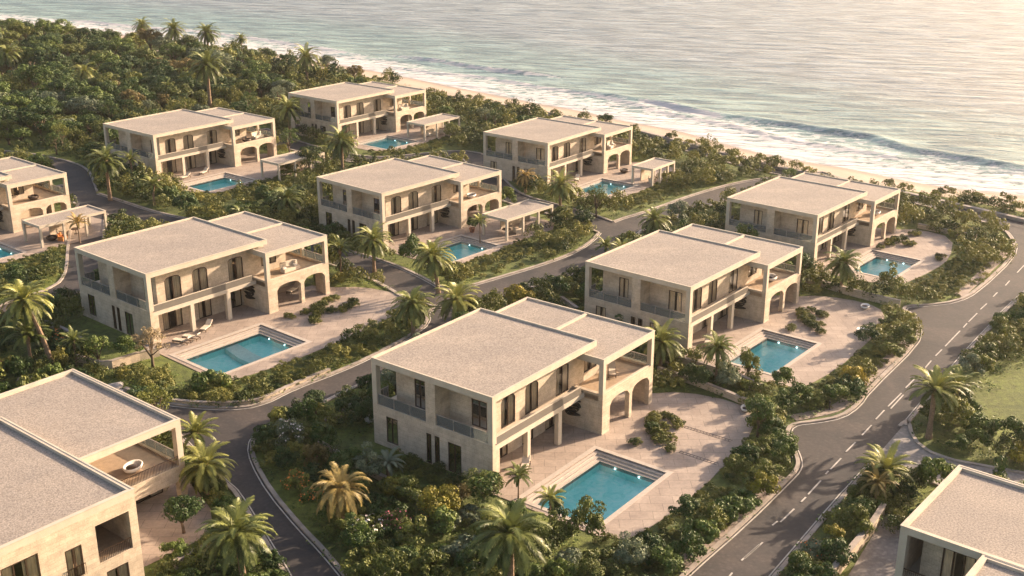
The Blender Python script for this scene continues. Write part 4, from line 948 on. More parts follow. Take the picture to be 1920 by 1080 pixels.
# front villa: hedge by the road
hedge('hedge between the front pool patio and the road',[(1255,1075),(1330,1005),(1400,950),(1462,880),(1478,850)],(1.15,1.5),2.2,WARM,1)
hedge('inner row beside the front pool patio',[(1180,1075),(1235,1015),(1300,955),(1370,895),(1430,845)],(1.0,1.5),2.0,MIX,2,.15)
bed('shrubbery at the bottom between patio and road',[(1040,1075),(1120,1060),(1180,1030),(1240,1075),(1230,1180),(1000,1180)],(.9,1.4),.55,WARM,seed=3,flowers=.2)
bed('bed right of the front patio',[(1230,700),(1330,720),(1420,760),(1470,800),(1490,850),(1440,850),(1400,800),(1330,770),(1240,745)],(.8,1.25),.58,MIX,seed=4,flowers=.12)
bed('shrubbery between the lane and the shaded lawn',[(470,830),(500,800),(590,770),(640,775),(600,830),(670,880),(760,925),(820,960),(700,985),(640,1000),(570,985),(500,900)],(.8,1.35),.56,MIX,seed=5,flowers=.06)
bed('shrubbery at the bottom left of the front pool',[(590,1000),(660,985),(760,960),(860,955),(930,930),(955,950),(985,1040),(1050,1080),(1060,1180),(700,1180),(620,1070)],(.95,1.5),.55,WARM,seed=6,flowers=.05)
bed('garden between the lane and the back of the front villa',[(600,800),(640,760),(700,720),(705,800),(690,825),(650,800)],(.9,1.4),.6,DARK,seed=7)
bed('bed at the wall of the front middle villa',[(740,860),(800,880),(860,905),(905,925),(860,930),(800,905),(740,885)],(.45,.8),.6,DARK,('rounded shrub','leafy shrub'),seed=8,respect=False)
# left villa
bed('flower bed between the left pool and the lane',[(220,700),(330,690),(330,740),(440,745),(560,705),(600,650),(700,600),(760,600),(780,625),(690,672),(560,725),(480,758),(350,762),(240,735)],(.5,.95),.58,MIX,seed=10,flowers=.22)
bed('shrubbery right of the left patio',[(640,600),(700,560),(760,540),(800,560),(800,610),(760,632),(700,668),(640,690),(570,700),(560,660)],(.8,1.35),.55,MIX,seed=11,flowers=.15)
bed('garden behind the left middle villa',[(625,550),(640,500),(700,505),(760,545),(700,575),(650,565)],(.8,1.3),.6,MIX,seed=12)
bed('garden left of the left middle villa',[(-40,640),(60,590),(140,560),(210,610),(250,690),(180,720),(100,720),(-40,730)],(.8,1.4),.6,DARK,seed=13,flowers=.1)
bed('shrubs along the lane left of the left middle villa',[(-40,545),(60,520),(140,480),(150,530),(60,555),(-40,600)],(.9,1.4),.6,DARK,seed=14)
# right villa
hedge('hedge between the right pool patio and the road',[(1490,770),(1570,755),(1600,735),(1640,700),(1705,640),(1712,610)],(1.1,1.5),2.2,WARM,20)
hedge('inner row beside the right pool patio',[(1400,760),(1470,745),(1540,735),(1590,690),(1640,650),(1670,610)],(1.0,1.5),2.1,WARM,21)
bed('bed between the right pool and the front villa',[(1230,660),(1300,665),(1370,690),(1440,720),(1480,750),(1480,790),(1400,760),(1320,735),(1240,700)],(.8,1.25),.56,MIX,seed=22,flowers=.08)
bed('bed right of the right patio',[(1500,545),(1560,560),(1640,590),(1720,600),(1715,640),(1640,620),(1560,590),(1505,570)],(.8,1.3),.56,MIX,seed=23,flowers=.1)
bed('garden behind the villa right of the front one',[(1030,560),(1100,510),(1100,470),(1160,470),(1100,540),(1095,590),(1200,660),(1230,690),(1130,630)],(.9,1.4),.6,DARK,seed=24)
bed('garden behind the front middle villa',[(900,575),(970,545),(1050,520),(1090,515),(1090,590),(1200,650),(1100,600),(1000,565)],(.9,1.4),.6,DARK,seed=25)
# far right villa
hedge('hedge between the rightmost pool patio and the road',[(1610,560),(1700,568),(1790,562),(1830,540),(1890,478),(1893,450)],(1.1,1.5),2.3,WARM,30)
bed('bed around the rightmost pool patio',[(1560,520),(1620,535),(1700,545),(1760,520),(1800,470),(1850,440),(1895,450),(1830,540),(1790,560),(1690,565),(1560,545)],(.9,1.4),.56,MIX,seed=31,flowers=.08)
bed('bed between the rightmost villa and the promenade',[(1690,400),(1760,405),(1850,425),(1880,445),(1820,455),(1740,445),(1690,430)],(.9,1.4),.6,MIX,seed=32)
bed('garden behind the rightmost villa',[(1300,440),(1360,400),(1365,450),(1330,470),(1270,445),(1180,455),(1200,470),(1150,480)],(.9,1.4),.62,DARK,seed=33)
# centre villa
bed('garden point in front of the centre pool',[(700,505),(760,500),(830,505),(900,500),(960,470),(1050,455),(1130,425),(1120,450),(1040,490),(960,512),(880,535),(830,540),(770,525)],(.85,1.35),.56,MIX,seed=40,flowers=.06)
hedge('hedge right of the centre pool',[(930,500),(980,480),(1040,455),(1110,425)],(1.3,1.8),2.4,WARM,41)
bed('garden right of the centre pergola',[(1030,400),(1080,410),(1130,430),(1110,450),(1060,450),(1030,430)],(1.1,1.6),.56,WARM,seed=42)
bed('garden left of the centre villa',[(540,420),(590,400),(600,425),(700,470),(690,500),(620,470)],(.9,1.5),.58,DARK,seed=43)
bed('garden behind the centre villa',[(580,340),(640,300),(700,310),(820,305),(900,310),(940,370),(1030,400),(950,385),(900,330),(740,320),(600,360)],(.9,1.5),.62,MIX,seed=44)
# seaward villa
bed('garden in front of the seaward pool',[(985,345),(1040,375),(1060,400),(1150,405),(1230,392),(1330,360),(1420,335),(1440,345),(1330,335),(1290,330),(1240,340),(1190,360),(1110,385),(1060,370)],(1.0,1.6),.56,MIX,seed=50,flowers=.03)
hedge('hedge in front of the seaward pool',[(1060,385),(1110,395),(1170,392),(1240,375),(1320,350)],(1.2,1.8),2.6,WARM,51)
bed('garden between the seaward villa and the lane',[(870,270),(905,250),(910,300),(1000,340),(1030,380),(950,355),(910,320)],(.9,1.5),.6,DARK,seed=52)
bed('belt of shrubs between the seaward villa and the promenade',[(1190,270),(1230,262),(1290,295),(1440,340),(1520,350),(1430,360),(1300,335),(1280,300)],(1.1,1.8),.6,MIX,seed=53)
# rear villas
bed('garden around the rearmost pool',[(620,290),(660,290),(740,290),(800,275),(880,262),(900,245),(1000,270),(900,290),(830,292),(740,298),(640,310)],(1.1,1.8),.58,MIX,seed=60)
bed('garden below the back left villa',[(200,380),(300,400),(400,400),(480,380),(560,350),(610,310),(640,320),(600,380),(540,410),(400,425),(290,425)],(1.1,1.8),.58,MIX,seed=61)
bed('garden left of the back left villa',[(130,340),(200,320),(260,340),(330,380),(300,390),(200,375)],(1.1,1.7),.58,DARK,seed=62)
bed('belt between the rearmost villa and the sand',[(700,165),(790,185),(880,200),(990,225),(1120,245),(1290,290),(1290,300),(1180,262),(1100,245),(960,240),(890,230),(800,205)],(1.1,1.9),.62,MIX,seed=63)
bed('garden left of the rearmost villa',[(520,235),(545,200),(545,260),(620,270),(600,290),(530,270)],(1.0,1.6),.6,DARK,seed=64)
bed('shrubs round the pergola at the left edge',[(60,475),(140,450),(200,420),(215,400),(280,420),(290,440),(150,490),(60,520),(10,520)],(.9,1.5),.58,MIX,seed=65,flowers=.08)
bed('shrubs along the lane above the left middle villa',[(190,395),(260,415),(340,435),(470,460),(560,470),(600,450),(560,430),(430,415),(330,408),(250,385)],(1.0,1.5),.62,MIX,seed=66)
# right of the road
bed('shrub belt right of the road by the lawn',[(1745,800),(1790,700),(1840,640),(1900,585),(1960,540),(2000,560),(1900,650),(1850,700),(1800,760),(1830,815),(1900,838),(1990,840),(1990,900),(1790,860),(1745,845),(1715,825)],(.9,1.45),.46,MIX,seed=70)
bed('shrubs between road and bottom right villa',[(1400,1180),(1480,1065),(1580,950),(1640,890),(1740,900),(1700,950),(1655,955),(1625,1000),(1545,1100),(1500,1180)],(.8,1.35),.54,WARM,seed=71,flowers=.04)
# dune scrub along the beach
bed('dune scrub seaward of the promenade',[(860,182),(1000,210),(1121,226),(1292,276),(1463,321),(1620,341),(1766,364),(1920,395),(2000,416),(1920,411),(1740,371),(1600,340),(1440,310),(1270,263),(1130,229),(880,189)],(.7,1.35),.40,WARM,('spreading shrub','rounded shrub','leafy shrub'),seed=72,respect=False)
bed('bushes on the sand edge at the corner villa patio',[(290,1010),(400,930),(440,960),(500,1040),(530,1100),(300,1180)],(.7,1.2),.6,DARK,seed=73)
bed('shrubs beside the terrace of the corner villa',[(345,830),(400,900),(440,930),(430,960),(380,930),(340,860)],(.6,1.0),.6,WARM,seed=74)
FOREST0=[('front of the wood',[(-60,292),(60,278),(185,262),(195,235),(300,215),(400,202),(530,196),(560,170),(300,175),(-60,205)],(1.7,3.9)),
 ('middle of the wood',[(-60,205),(300,175),(520,160),(600,160),(540,128),(420,118),(250,115),(-60,130)],(1.8,4.0)),
 ('seaward part of the wood',[(-60,130),(250,115),(420,118),(560,132),(640,150),(690,160),(700,152),(560,125),(470,112),(250,86),(0,56),(-80,45)],(1.8,3.8))]

bed('bed at the near end of the front pool patio',[(975,1010),(1040,1070),(1110,1078),(1180,1050),(1150,1110),(1000,1130)],(.7,1.1),.5,MIX,seed=90,flowers=.2)
bed('courtyard planting by the bottom right villa',[(1668,955),(1715,930),(1690,985),(1672,1000)],(.6,.9),.5,DARK,seed=91,respect=False)
bed('fringe of the wood above the sand',[(440,112),(560,135),(640,150),(690,160),(760,172),(800,190),(740,175),(680,190),(600,180),(540,165)],(1.5,2.4),.52,MIX,seed=92)
bed('belt between the rearmost villa and the sand',[(780,190),(860,205),(960,225),(1100,240),(1130,235),(1000,212),(860,188),(760,165)],(1.2,2.0),.5,MIX,seed=93)
# everything not lawn, road, patio or house is planted
g=random.Random(77); XR=(-110,75); YR=(62,330)
cells={}; GTREE=[]
def near(x,y,r):
    ci,cj=int(x//5),int(y//5)
    for a in range(ci-1,ci+2):
        for b_ in range(cj-1,cj+2):
            for q in cells.get((a,b_),()):
                if (x-q[0])**2+(y-q[1])**2<(.60*(r+q[2]))**2: return True
    return False
for q in PLACED: cells.setdefault((int(q[0]//5),int(q[1]//5)),[]).append(q)
VEGP=veg+[(420,40),(420,-60),(-500,-60),(-700,300)]
FORP=[GP(q[1]) for q in FOREST0]
for _ in range(26000):
    x=g.uniform(*XR); y=g.uniform(*YR); u,vv=px_of(x,y)
    if not(-40<u<1960 and 60<vv<1110): continue
    r=g.uniform(1.15,2.0)*(1 if y<170 else 1.1)
    if near(x,y,r) or any(inpoly(x,y,Q) for Q in FORP) or not inpoly(x,y,VEGP): continue
    if not clear_of(x,y,r,LAWN): continue
    h=min(FULL,key=lambda h:(L(h,10,0)[0]-x)**2+(L(h,10,0)[1]-y)**2); lx,ly=to_local(h,x,y)
    side='front garden' if ly<-3 else 'garden left' if lx<0 else 'garden behind' if ly>12 else 'garden beyond'
    nm={'front garden':'in the front garden of the ','garden left':'left of the ','garden behind':'behind the ','garden beyond':'right of the '}[side]+VN[h]
    q=(x,y,r,nm,g.choices([k for k,_ in MIX],[w_ for _,w_ in MIX])[0],g.choice(('rounded shrub','spreading shrub','upright shrub')),None,g.randrange(3),g.uniform(0,6.28),g.uniform(1.0,1.5))
    if r>1.5 and g.random()<.16 and distpoly(x,y,veg,False)>14 and not any(-5<a<16 and -24<b<-8 for a,b in (to_local(k,x,y) for k in FULL)): GTREE.append(q); cells.setdefault((int(x//5),int(y//5)),[]).append(q); continue
    PLACED.append(q); cells.setdefault((int(x//5),int(y//5)),[]).append(q)
# planted islands on the patios
def isl(h,name,pts,seed,colr=('dark green','olive green','mid green')):
    g=random.Random(seed)
    for (x,y,r) in [(a+g.uniform(-.4,.4)*k,b_+g.uniform(-.4,.4)*k,c*(1-.12*k)) for a,b_,c in pts for k in (0,1,1.3)]:
        X,Y=L(h,x,y); PLACED.append((X,Y,r*1.02,name,g.choice(colr),'rounded shrub','orange' if g.random()<.15 else None,g.randrange(3),g.uniform(0,6.28),.95))
ISL=[(13.2,-5.0,.62),(14.2,-7.9,.62),(14.9,-6.9,.7),(15.6,-5.9,.75),(16.4,-4.9,.75),(16.0,-6.9,.6),(17.2,-5.6,.6),(17.5,-4.2,.7),(18.4,-3.9,.7),(18.6,-6.2,.65),(19.2,-5.4,.6),(19.3,-4.3,.6)]
isl('front','planted islands on the front patio',ISL,1); isl('right','planted islands on the right patio',ISL,2)
isl('left','planted islands on the left patio',[(13.6,-4.2,.6),(15.4,-4.6,.6),(14.4,-7.4,.7),(15.0,-6.6,.7),(15.9,-6.0,.7),(16.8,-5.6,.7),(17.0,-4.6,.75),(18.0,-4.4,.75),(19.1,-4.0,.7),(20.0,-4.0,.7),(18.5,-7.0,.6),(19.3,-6.8,.65),(20.2,-6.6,.6),(21.0,-6.2,.6),(17.6,-6.2,.65)],3)
isl('farright','planted islands on the rightmost patio',[(13.2,-3.2,.6),(15.0,-3.6,.7),(16.2,-3.4,.8),(17.2,-3.8,.9),(18.2,-4.2,.8),(16.4,-5.6,.75),(17.2,-6.0,.6),(21.5,-4.2,.7),(22.4,-4.6,.6),(13.2,-11.0,.55),(14.3,-10.7,.6)],4,('dark green','dark green','bronze'))
# ---- the wood: single trees
FP=[]
g=random.Random(11)
promP=RD['prom']
for nm,poly,rr in FOREST0:
    P=GP(poly); xs=[p[0] for p in P]; ys=[p[1] for p in P]; n=0
    for _ in range(5000):
        x=g.uniform(min(xs),max(xs)); y=g.uniform(min(ys),max(ys)); r=g.uniform(*rr)
        if not inpoly(x,y,P) or inpoly(x,y,promP) or distpoly(x,y,promP)<1.2: continue
        if any(inpoly(x,y,Q) or distpoly(x,y,Q)<2 for Q in FOOT+[RD['lane3'],RD['lane4'],RD['lane2']]): continue
        if any((x-a)**2+(y-b)**2<(.56*(r+q))**2 for a,b,q,*_ in FP): continue
        if n>={'front of the wood':122,'middle of the wood':84,'seaward part of the wood':80}[nm]: break
        n+=1
        FP.append((x,y,r,nm,g.choices(['dark green','mid green','olive green','grey green','bronze'],[4.5,3.2,2.2,.7,.5])[0],g.choices(['broad','tall','small'],[3,1.5,1])[0],g.randrange(3)))
ORD=['','second ','third ','fourth ','fifth ','sixth ','seventh ','eighth ','ninth ','tenth ','eleventh ','twelfth ','thirteenth ','fourteenth ','fifteenth ','sixteenth ','seventeenth ','eighteenth ','nineteenth ','twentieth ']
TW={'broad':'broad-crowned','tall':'tall-crowned','small':'open-crowned'}
cnt={}
for q in sorted(GTREE,key=lambda q:px_of(q[0],q[1])[0]):
    k=('small','broad','airy')[q[7]]; key=(q[3],q[4],k); i=cnt[key]=cnt.get(key,-1)+1
    tree(0,0,q[2]*1.12,(f"{ORD[min(i,19)]}from left, " if i else '')+f"{q[4]} {dict(small='open',broad='rounded',airy='feathery')[k]} garden tree {q[3]}",k,q[4],q[7],'garden trees between the villas',(q[0],q[1]),name='garden_tree')
cnt={}
for q in sorted(FP,key=lambda q:px_of(q[0],q[1])[0]):
    x,y,r,nm,c,k,v=q; key=(nm,c,k); i=cnt[key]=cnt.get(key,-1)+1
    if distpoly(x,y,veg,False)<9: r=min(r,2.1)
    tree(0,0,r,f"{ORD[min(i,19)]}{c} {TW[k]} tree counting from the left in the {nm}",k,c,v,'trees of the wood behind the villas',(x,y),sz=.82)
# planting stays low on the near side of every pool
def lowered(q):
    for h in FULL:
        lx,ly=to_local(h,q[0],q[1]); ym=-14.6 if h=='front' else -16.5 if h in('left','right') else -19
        if -2.5<lx<13.5 and ym<ly<-9:
            r=min(q[2],.62+.1*math.sin(q[0]*9)); return (q[0],q[1],r)+tuple(q[3:9])+(min(q[9],.85),)
    return q
PLACED=[lowered(q) if 'island' not in q[3] else q for q in PLACED]
def inleft(q): lx,ly=to_local('left',q[0],q[1]); return -3.6<lx<.3 and -9<ly<1.5
PLACED=[q for q in PLACED if not inleft(q)]
g=random.Random(5)
for h in FULL:
    ym=-18.5 if h=='front' else -20 if h=='left' else -17
    loc_=[]
    for _ in range(420):
        lx,ly=g.uniform(-3,15),g.uniform(ym,-11); x,y=L(h,lx,ly); r=g.uniform(.38,.68)
        if any(inpoly(x,y,Q) or distpoly(x,y,Q)<.45 for Q in [PATIO[h]]+PERG) or any(inpoly(x,y,Q) or distpoly(x,y,Q)<.6 for Q in ALLROAD): continue
        if any((x-a)**2+(y-b)**2<(.62*(r+c))**2 for a,b,c in loc_): continue
        if any((x-q[0])**2+(y-q[1])**2<(.5*(r+q[2]))**2 for q in PLACED): continue
        loc_.append((x,y,r)); PLACED.append((x,y,r,'low planting by the pool of the '+VN[h],g.choices([k for k,_ in MIX],[w_ for _,w_ in MIX])[0],g.choice(('rounded shrub','spreading shrub')),g.choice(['pink','white','orange']) if g.random()<.3 else None,g.randrange(3),g.uniform(0,6.28),g.uniform(.7,1.0)))
# nearest, largest shrubs are things of their own; the rest becomes one mass
KIND={'rounded shrub':'rounded_shrub','spreading shrub':'spreading_shrub','upright shrub':'upright_shrub','leafy shrub':'rounded_shrub'}
def vis(q):
    u,vv=px_of(q[0],q[1],1); return -60<u<1980 and 0<vv<1150
VIS=[q for q in PLACED if vis(q)]
VIS.sort(key=lambda q:-q[2]/math.hypot(q[0],q[1],CH)*(1.6 if 'island' in q[3] else 1))
OWN=VIS[:NOWN]; REST=VIS[NOWN:]
tot={}; cnt={}
for q in OWN: tot[(q[3],q[4],q[5],q[6])]=tot.get((q[3],q[4],q[5],q[6]),0)+1
for q in sorted(OWN,key=lambda q:px_of(q[0],q[1])[0]):
    x,y,r,nm,c,s,fl,v,rz,sz=q
    key=(nm,c,s,fl); i=cnt[key]=cnt.get(key,-1)+1
    me=bushmesh(s,c,v)
    o=bpy.data.objects.new('flowering_shrub' if fl else 'shrub',me); col.objects.link(o); o.location=(x,y,-.05); o.rotation_euler=(0,0,rz); o.scale=(r,r,r*sz)
    what=f"{c} {s.split()[0]} shrub"+(f" with {fl} flowers" if fl else '')
    nm2=nm
    ofn={'first ':'leftmost '}
    nm2=nm2.replace('the villa right of the front one','the middle right villa').replace('shrubbery','bed').replace('the front middle villa','front villa').replace('front middle villa','front villa')
    lab=f"{what}, {nm2}" if tot[key]==1 else f"{(ORD[min(i,19)]+'from left, ') if i else 'leftmost '}{what}, {nm2}"
    if len(lab.replace('-',' ').split())>15: lab=lab.replace(' shrub,',',').replace('in the bed','in bed').replace('garden ','')
    if len(lab.replace('-',' ').split())>15: lab=lab.replace(' the ',' ')
    if len(lab.split())>15: print('LONG',lab)
    tag(o,lab,'shrub',nm)
    if fl:
        b=bpy.data.objects.new('blossom',flowermesh(s,fl,v)); col.objects.link(b); b.parent=o
# the rest: one mass of shrubs
g=np.random.default_rng(8); base=[]
for k in range(4):
    C,Nn,S,T,cs=crown_pts(500+k,620,14,.82,.62,.60,.38,.20); base.append((C,Nn,S,T))
groups={}
for q in REST: groups.setdefault('all',[]).append(q)
CC=[];NN=[];SS=[];TT=[]
ct={'dark green':.12,'mid green':.36,'olive green':.58,'grey green':.62,'golden':.98,'bronze':.82}
for q in REST:
    C,Nn,S,T=base[q[7]]; a=q[8]; R_=np.array([[math.cos(a),-math.sin(a),0],[math.sin(a),math.cos(a),0],[0,0,1]])
    sc3=np.array([q[2],q[2],q[2]*q[9]*(1.35 if q[5][0]=='u' else .85)]); CC.append((C*sc3)@R_.T+np.array([q[0],q[1],0])); NN.append(Nn@R_.T); SS.append(S*q[2]); TT.append(np.clip(ct[q[4]]+(T-.5)*.35+g.normal(0,.04),0,1))
if CC:
    me=leafmesh('shrubbery',np.concatenate(CC),np.concatenate(NN),np.concatenate(SS),np.concatenate(TT),LEAF['mixed'],seed=12)
    o=bpy.data.objects.new('shrubbery',me); col.objects.link(o); tag(o,'mass of small distant garden shrubs and dune scrub','shrubbery',kind='stuff')
print('SHRUBS',len(VIS),len(PLACED),len(FP))
# undergrowth: low ground cover between the shrubs of the beds, nobody could count it
g=np.random.default_rng(3); C=[]
def scatter(poly,dens,world=False):
    P=poly if world else GP(poly); xs=[p[0] for p in P]; ys=[p[1] for p in P]; n=int((max(xs)-min(xs))*(max(ys)-min(ys))*dens)
    for x,y in zip(g.uniform(min(xs),max(xs),n),g.uniform(min(ys),max(ys),n)):
        if inpoly(x,y,P): C.append((x,y))
for q in PLACED:
    if q[2]<.75: continue
    k=12
    for a,d in zip(g.uniform(0,6.28,k),g.uniform(.6,1.7,k)):
        x,y=q[0]+q[2]*d*math.cos(a),q[1]+q[2]*d*math.sin(a)
        C.append((x,y))
def okc(x,y):
    return not(any(inpoly(x,y,Q) for Q in ALLROAD) or any(inpoly(x,y,Q) for Q in PATIO.values()) or any(inpoly(x,y,Q) for Q in FOOT))
C=[c for c in C if okc(*c)]
C=np.array(C); nn=10; cc=np.repeat(C,nn,0)+g.normal(0,.22,(len(C)*nn,2)); zz=g.uniform(.03,.42,len(cc)); P3=np.column_stack([cc,zz]); NR=np.tile([0,0,1.0],(len(cc),1))
me=leafmesh('undergrowth',P3,NR,g.uniform(.14,.30,len(cc)),g.random(len(cc)),LEAF['mid green'],seed=4)
o=bpy.data.objects.new('undergrowth',me); col.objects.link(o); tag(o,'low leafy undergrowth between the garden shrubs','undergrowth',kind='stuff')

# ---------------------------------------------------------------- pergolas
def make_pergola(wd=9.6,dp=4.4):
    r=empty('pergola'); flat_roof(r,0,wd,0,dp,2.62,2.95,rim=.2,sink=.12)
    for x,y in ((0,0),(0,dp-.28),(wd-.28,0),(wd-.28,dp-.28),(wd*.34,0),(wd*.67,0)):
        b=MB(); b.box(x,x+.28,y,y+.28,.05,2.62); b.build('post',M['render'],r)
    b=MB(); b.box(wd*.34+.28,wd-.28,dp-.2,dp-.02,.05,2.6); b.build('back_panel',M['stone'],r); return r
pg=make_pergola(); 
PGL={'centre':'flat-roofed stone pergola beside the centre pool','backleft':'flat-roofed pergola beside the pool of the back left villa','back':'flat-roofed pergola right of the rearmost villa','edge':'pergola in front of the villa at the left edge'}
for i,(h,lab) in enumerate(PGL.items()):
    o=pg if i==0 else copy_tree(pg); x,y={'centre':(12.7,-10.5),'backleft':(11.2,-14.4),'back':(11.0,-11.0),'edge':(12.0,-10.6)}[h]
    o.location=(*L(h,x,y),0); o.rotation_euler=(0,0,math.pi/2-HP[h][2]); tag(o,lab,'pergola','flat-roofed pergolas')
p2=make_pergola(6.6,3.8); p2.location=(*L('seaward',10.4,-12.8),0); p2.rotation_euler=(0,0,math.pi/2-HP['seaward'][2]); tag(p2,'smaller pergola between the seaward villa and the lane','pergola','flat-roofed pergolas')

# ---------------------------------------------------------------- garden walls
def gwall(pts,label,h=.55,t=.3):
    P=resample(smooth(GP(pts),2),1.0); b=MB(); strip(b,P,0,t,0,h); o=b.build('garden_wall',M['stone']); 
    c=MB(); strip(c,P,-.04,t+.04,h,h+.07); c.build('wall_coping',M['kerb'],o); tag(o,label,'garden wall','low stone garden walls')
gwall([(590,834),(657,872)],'low garden wall along the left side of the shaded front lawn',.45); gwall([(678,884),(755,925),(800,952)],'low garden wall running to the golden tree below the shaded lawn',.5)
gwall([(1232,700),(1300,722),(1360,745),(1412,768)],'garden wall between the front patio and the shrubs to its right',.6)
gwall([(1246,680),(1310,695),(1390,722),(1440,745)],'garden wall below the pool with two lit lamps',.9)
gwall([(1510,530),(1560,545),(1620,562),(1690,578)],'curved garden wall below the pool of the rightmost villa',.8)
gwall([(1720,428),(1780,440),(1842,452)],'garden wall between the rightmost patio and the promenade shrubs',.6)
gwall([(85,610),(130,630),(160,650)],'low wall on the lawn beside the tall leaning palm',.5); gwall([(140,680),(195,700),(250,680),(300,668)],'stepped garden wall at the corner of the left lawn',.9)
gwall([(1085,585),(1050,560)],'short wall behind the villa right of the front one',.5)
gwall([(1560,1095),(1640,1000),(1660,965)],'tall retaining wall beside the bottom right courtyard',1.0,.35)
gwall([(330,1068),(400,1030),(445,1000)],'low wall beside the patio of the corner villa',.6)
gwall([(232,735),(280,752),(350,761),(430,764),(490,757),(550,727),(632,694)],'retaining wall of pale blocks along the lane below the left pool',.38)
gwall([(610,800),(650,778),(690,752)],'garden wall behind the left corner of the front villa',.6)

# ---------------------------------------------------------------- furniture
def place(o,h,x,y,z=0,rz=0):
    o.location=(*L(h,x,y),z); o.rotation_euler=(0,0,math.pi/2-HP[h][2]+rz); return o
def make_lounger(fr='darkwood'):
    r=empty('sun_lounger')
    b=MB()
    for y in (-.33,.33): b.box(-.95,.95,y-.035,y+.035,.24,.30)
    for x in (-.9,0,.9): b.box(x-.03,x+.03,-.295,.295,.24,.29)
    b.build('frame',M[fr],r)
    for x in (-.85,.85):
        for y in (-.33,.33): b=MB(); b.box(x-.03,x+.03,y-.03,y+.03,0,.24); b.build('leg',M[fr],r)
    b=MB(); b.box(-.95,.35,-.3,.3,.30,.40); b.build('seat_cushion',M['cushion'],r)
    b=MB(); b.prism([(.35,.30),(1.0,.75),(.94,.84),(.30,.40)],-.3,.3,'y'); b.build('backrest',M['cushion'],r); return r
lg=make_lounger(); LS=[('front',4.0,-.2,.05,.5,'beige reclined lounger under the gallery of the front middle villa'),('left',2.2,-1.6,.05,-1.2,'left lounger of the pair by the left pool'),('left',3.4,-1.5,.05,-1.2,'right lounger of the pair by the left pool'),('left',6.0,-.4,.05,.5,'third lounger, between two gallery columns of the left villa'),
 ('right',3.8,-.2,.05,.4,'lounger between the columns of the villa right of the front one'),('backleft',3.6,-1.8,.05,.2,'left lounger at the pool of the back left villa'),('backleft',7.2,-1.6,.05,.4,'right lounger at the pool of the back left villa'),('seaward',6.6,-1.0,.05,.5,'lounger under the gallery of the seaward villa'),
 ('front',17.6,.2,3.42,.6,'lounger on the upper terrace of the front middle villa'),('centre',17.5,-8.6,.05,.3,'lounger under the centre pergola'),('left',19.0,1.6,.05,.3,'lounger inside the arcade of the left middle villa')]
for i,(h,x,y,z,rz,lab) in enumerate(LS):
    o=lg if i==0 else copy_tree(lg); place(o,h,x,y,z*(HP[h][4] if z>1 else 1),rz); tag(o,lab,'sun lounger','sun loungers at the villas')
def make_seat(m='white'):
    r=empty('lounge_chair'); b=MB(); b.lathe([(.05,.0),(.55,.02),(.85,.18),(.98,.42),(.92,.52),(.80,.46),(.62,.30),(.02,.26)],20); s=b.build('shell',M[m],r,smooth=True); s.scale=(1,.75,1)
    b=MB(); b.lathe([(.02,.26),(.45,.30),(.50,.36),(.40,.42),(.02,.44)],14,(-.1,0,0)); b.build('cushion',M['bronze' if m=='white' else 'cushion'],r,smooth=True); return r
ws=make_seat(); CS=[('corner',6.0,9.9,2.84,.4,.95,'white egg-shaped seat with a dark cushion on the corner villa terrace'),('centre',16.8,-.2,3.42,.4,.9,'white lounge chair on the upper terrace of the centre villa'),('front',25.1,-9.6,.05,.3,.7,'white curved seat at the right end of the front patio'),
 ('right',16.8,-11.6,.05,.9,.9,'white reclining seat at the near end of the right patio'),('right',24.4,-8.6,.05,.2,.7,'small white seat by the hedge of the right patio'),('right',17.5,-.1,3.42,.5,.95,'pale lounge seat on the terrace of the villa right of the front one'),('farright',17.5,-.2,3.42,.5,.95,'white seat on the terrace of the rightmost villa')]
for i,(h,x,y,z,rz,s,lab) in enumerate(CS):
    o=ws if i==0 else copy_tree(ws); place(o,h,x,y,z*(HP[h][4] if z>1 else 1),rz); o.scale=(s,s,s); tag(o,lab,'lounge chair','pale lounge chairs')
def make_sofa(m='cushion'):
    r=empty('sofa'); b=MB(); b.prism([(-1.1,-.5),(1.1,-.5),(1.2,.1),(.9,.6),(-.9,.6),(-1.2,.1)],.05,.45); b.build('seat',M[m],r)
    b=MB(); b.prism([(-1.2,.1),(-.95,.1),(-.7,.38),(.7,.38),(.95,.1),(1.2,.1),(.9,.62),(-.9,.62)],.45,.98); b.build('backrest',M[m],r)
    for x in (-.8,.8): b=MB(); b.box(x-.2,x+.2,-.2,.25,.45,.58); b.build('pillow',M['white'],r)
    return r
sf=make_sofa(); SF=[('left',17.2,-.3,3.42,0,'pale curved sofa on the terrace of the left middle villa'),('seaward',17.5,-.1,3.42,.2,'pale sofa on the terrace of the villa nearest the beach'),('back',17.0,-.2,3.42,0,'pale sofa on the terrace of the rearmost villa'),('backleft',19.2,.2,3.42,.2,'pale sofa on the terrace of the back left villa'),('back',15.2,-8.8,.05,.1,'sofa under the pergola of the rearmost villa')]
for i,(h,x,y,z,rz,lab) in enumerate(SF):
    o=sf if i==0 else copy_tree(sf); place(o,h,x,y,z*(HP[h][4] if z>1 else 1),rz); tag(o,lab,'sofa','pale outdoor sofas')
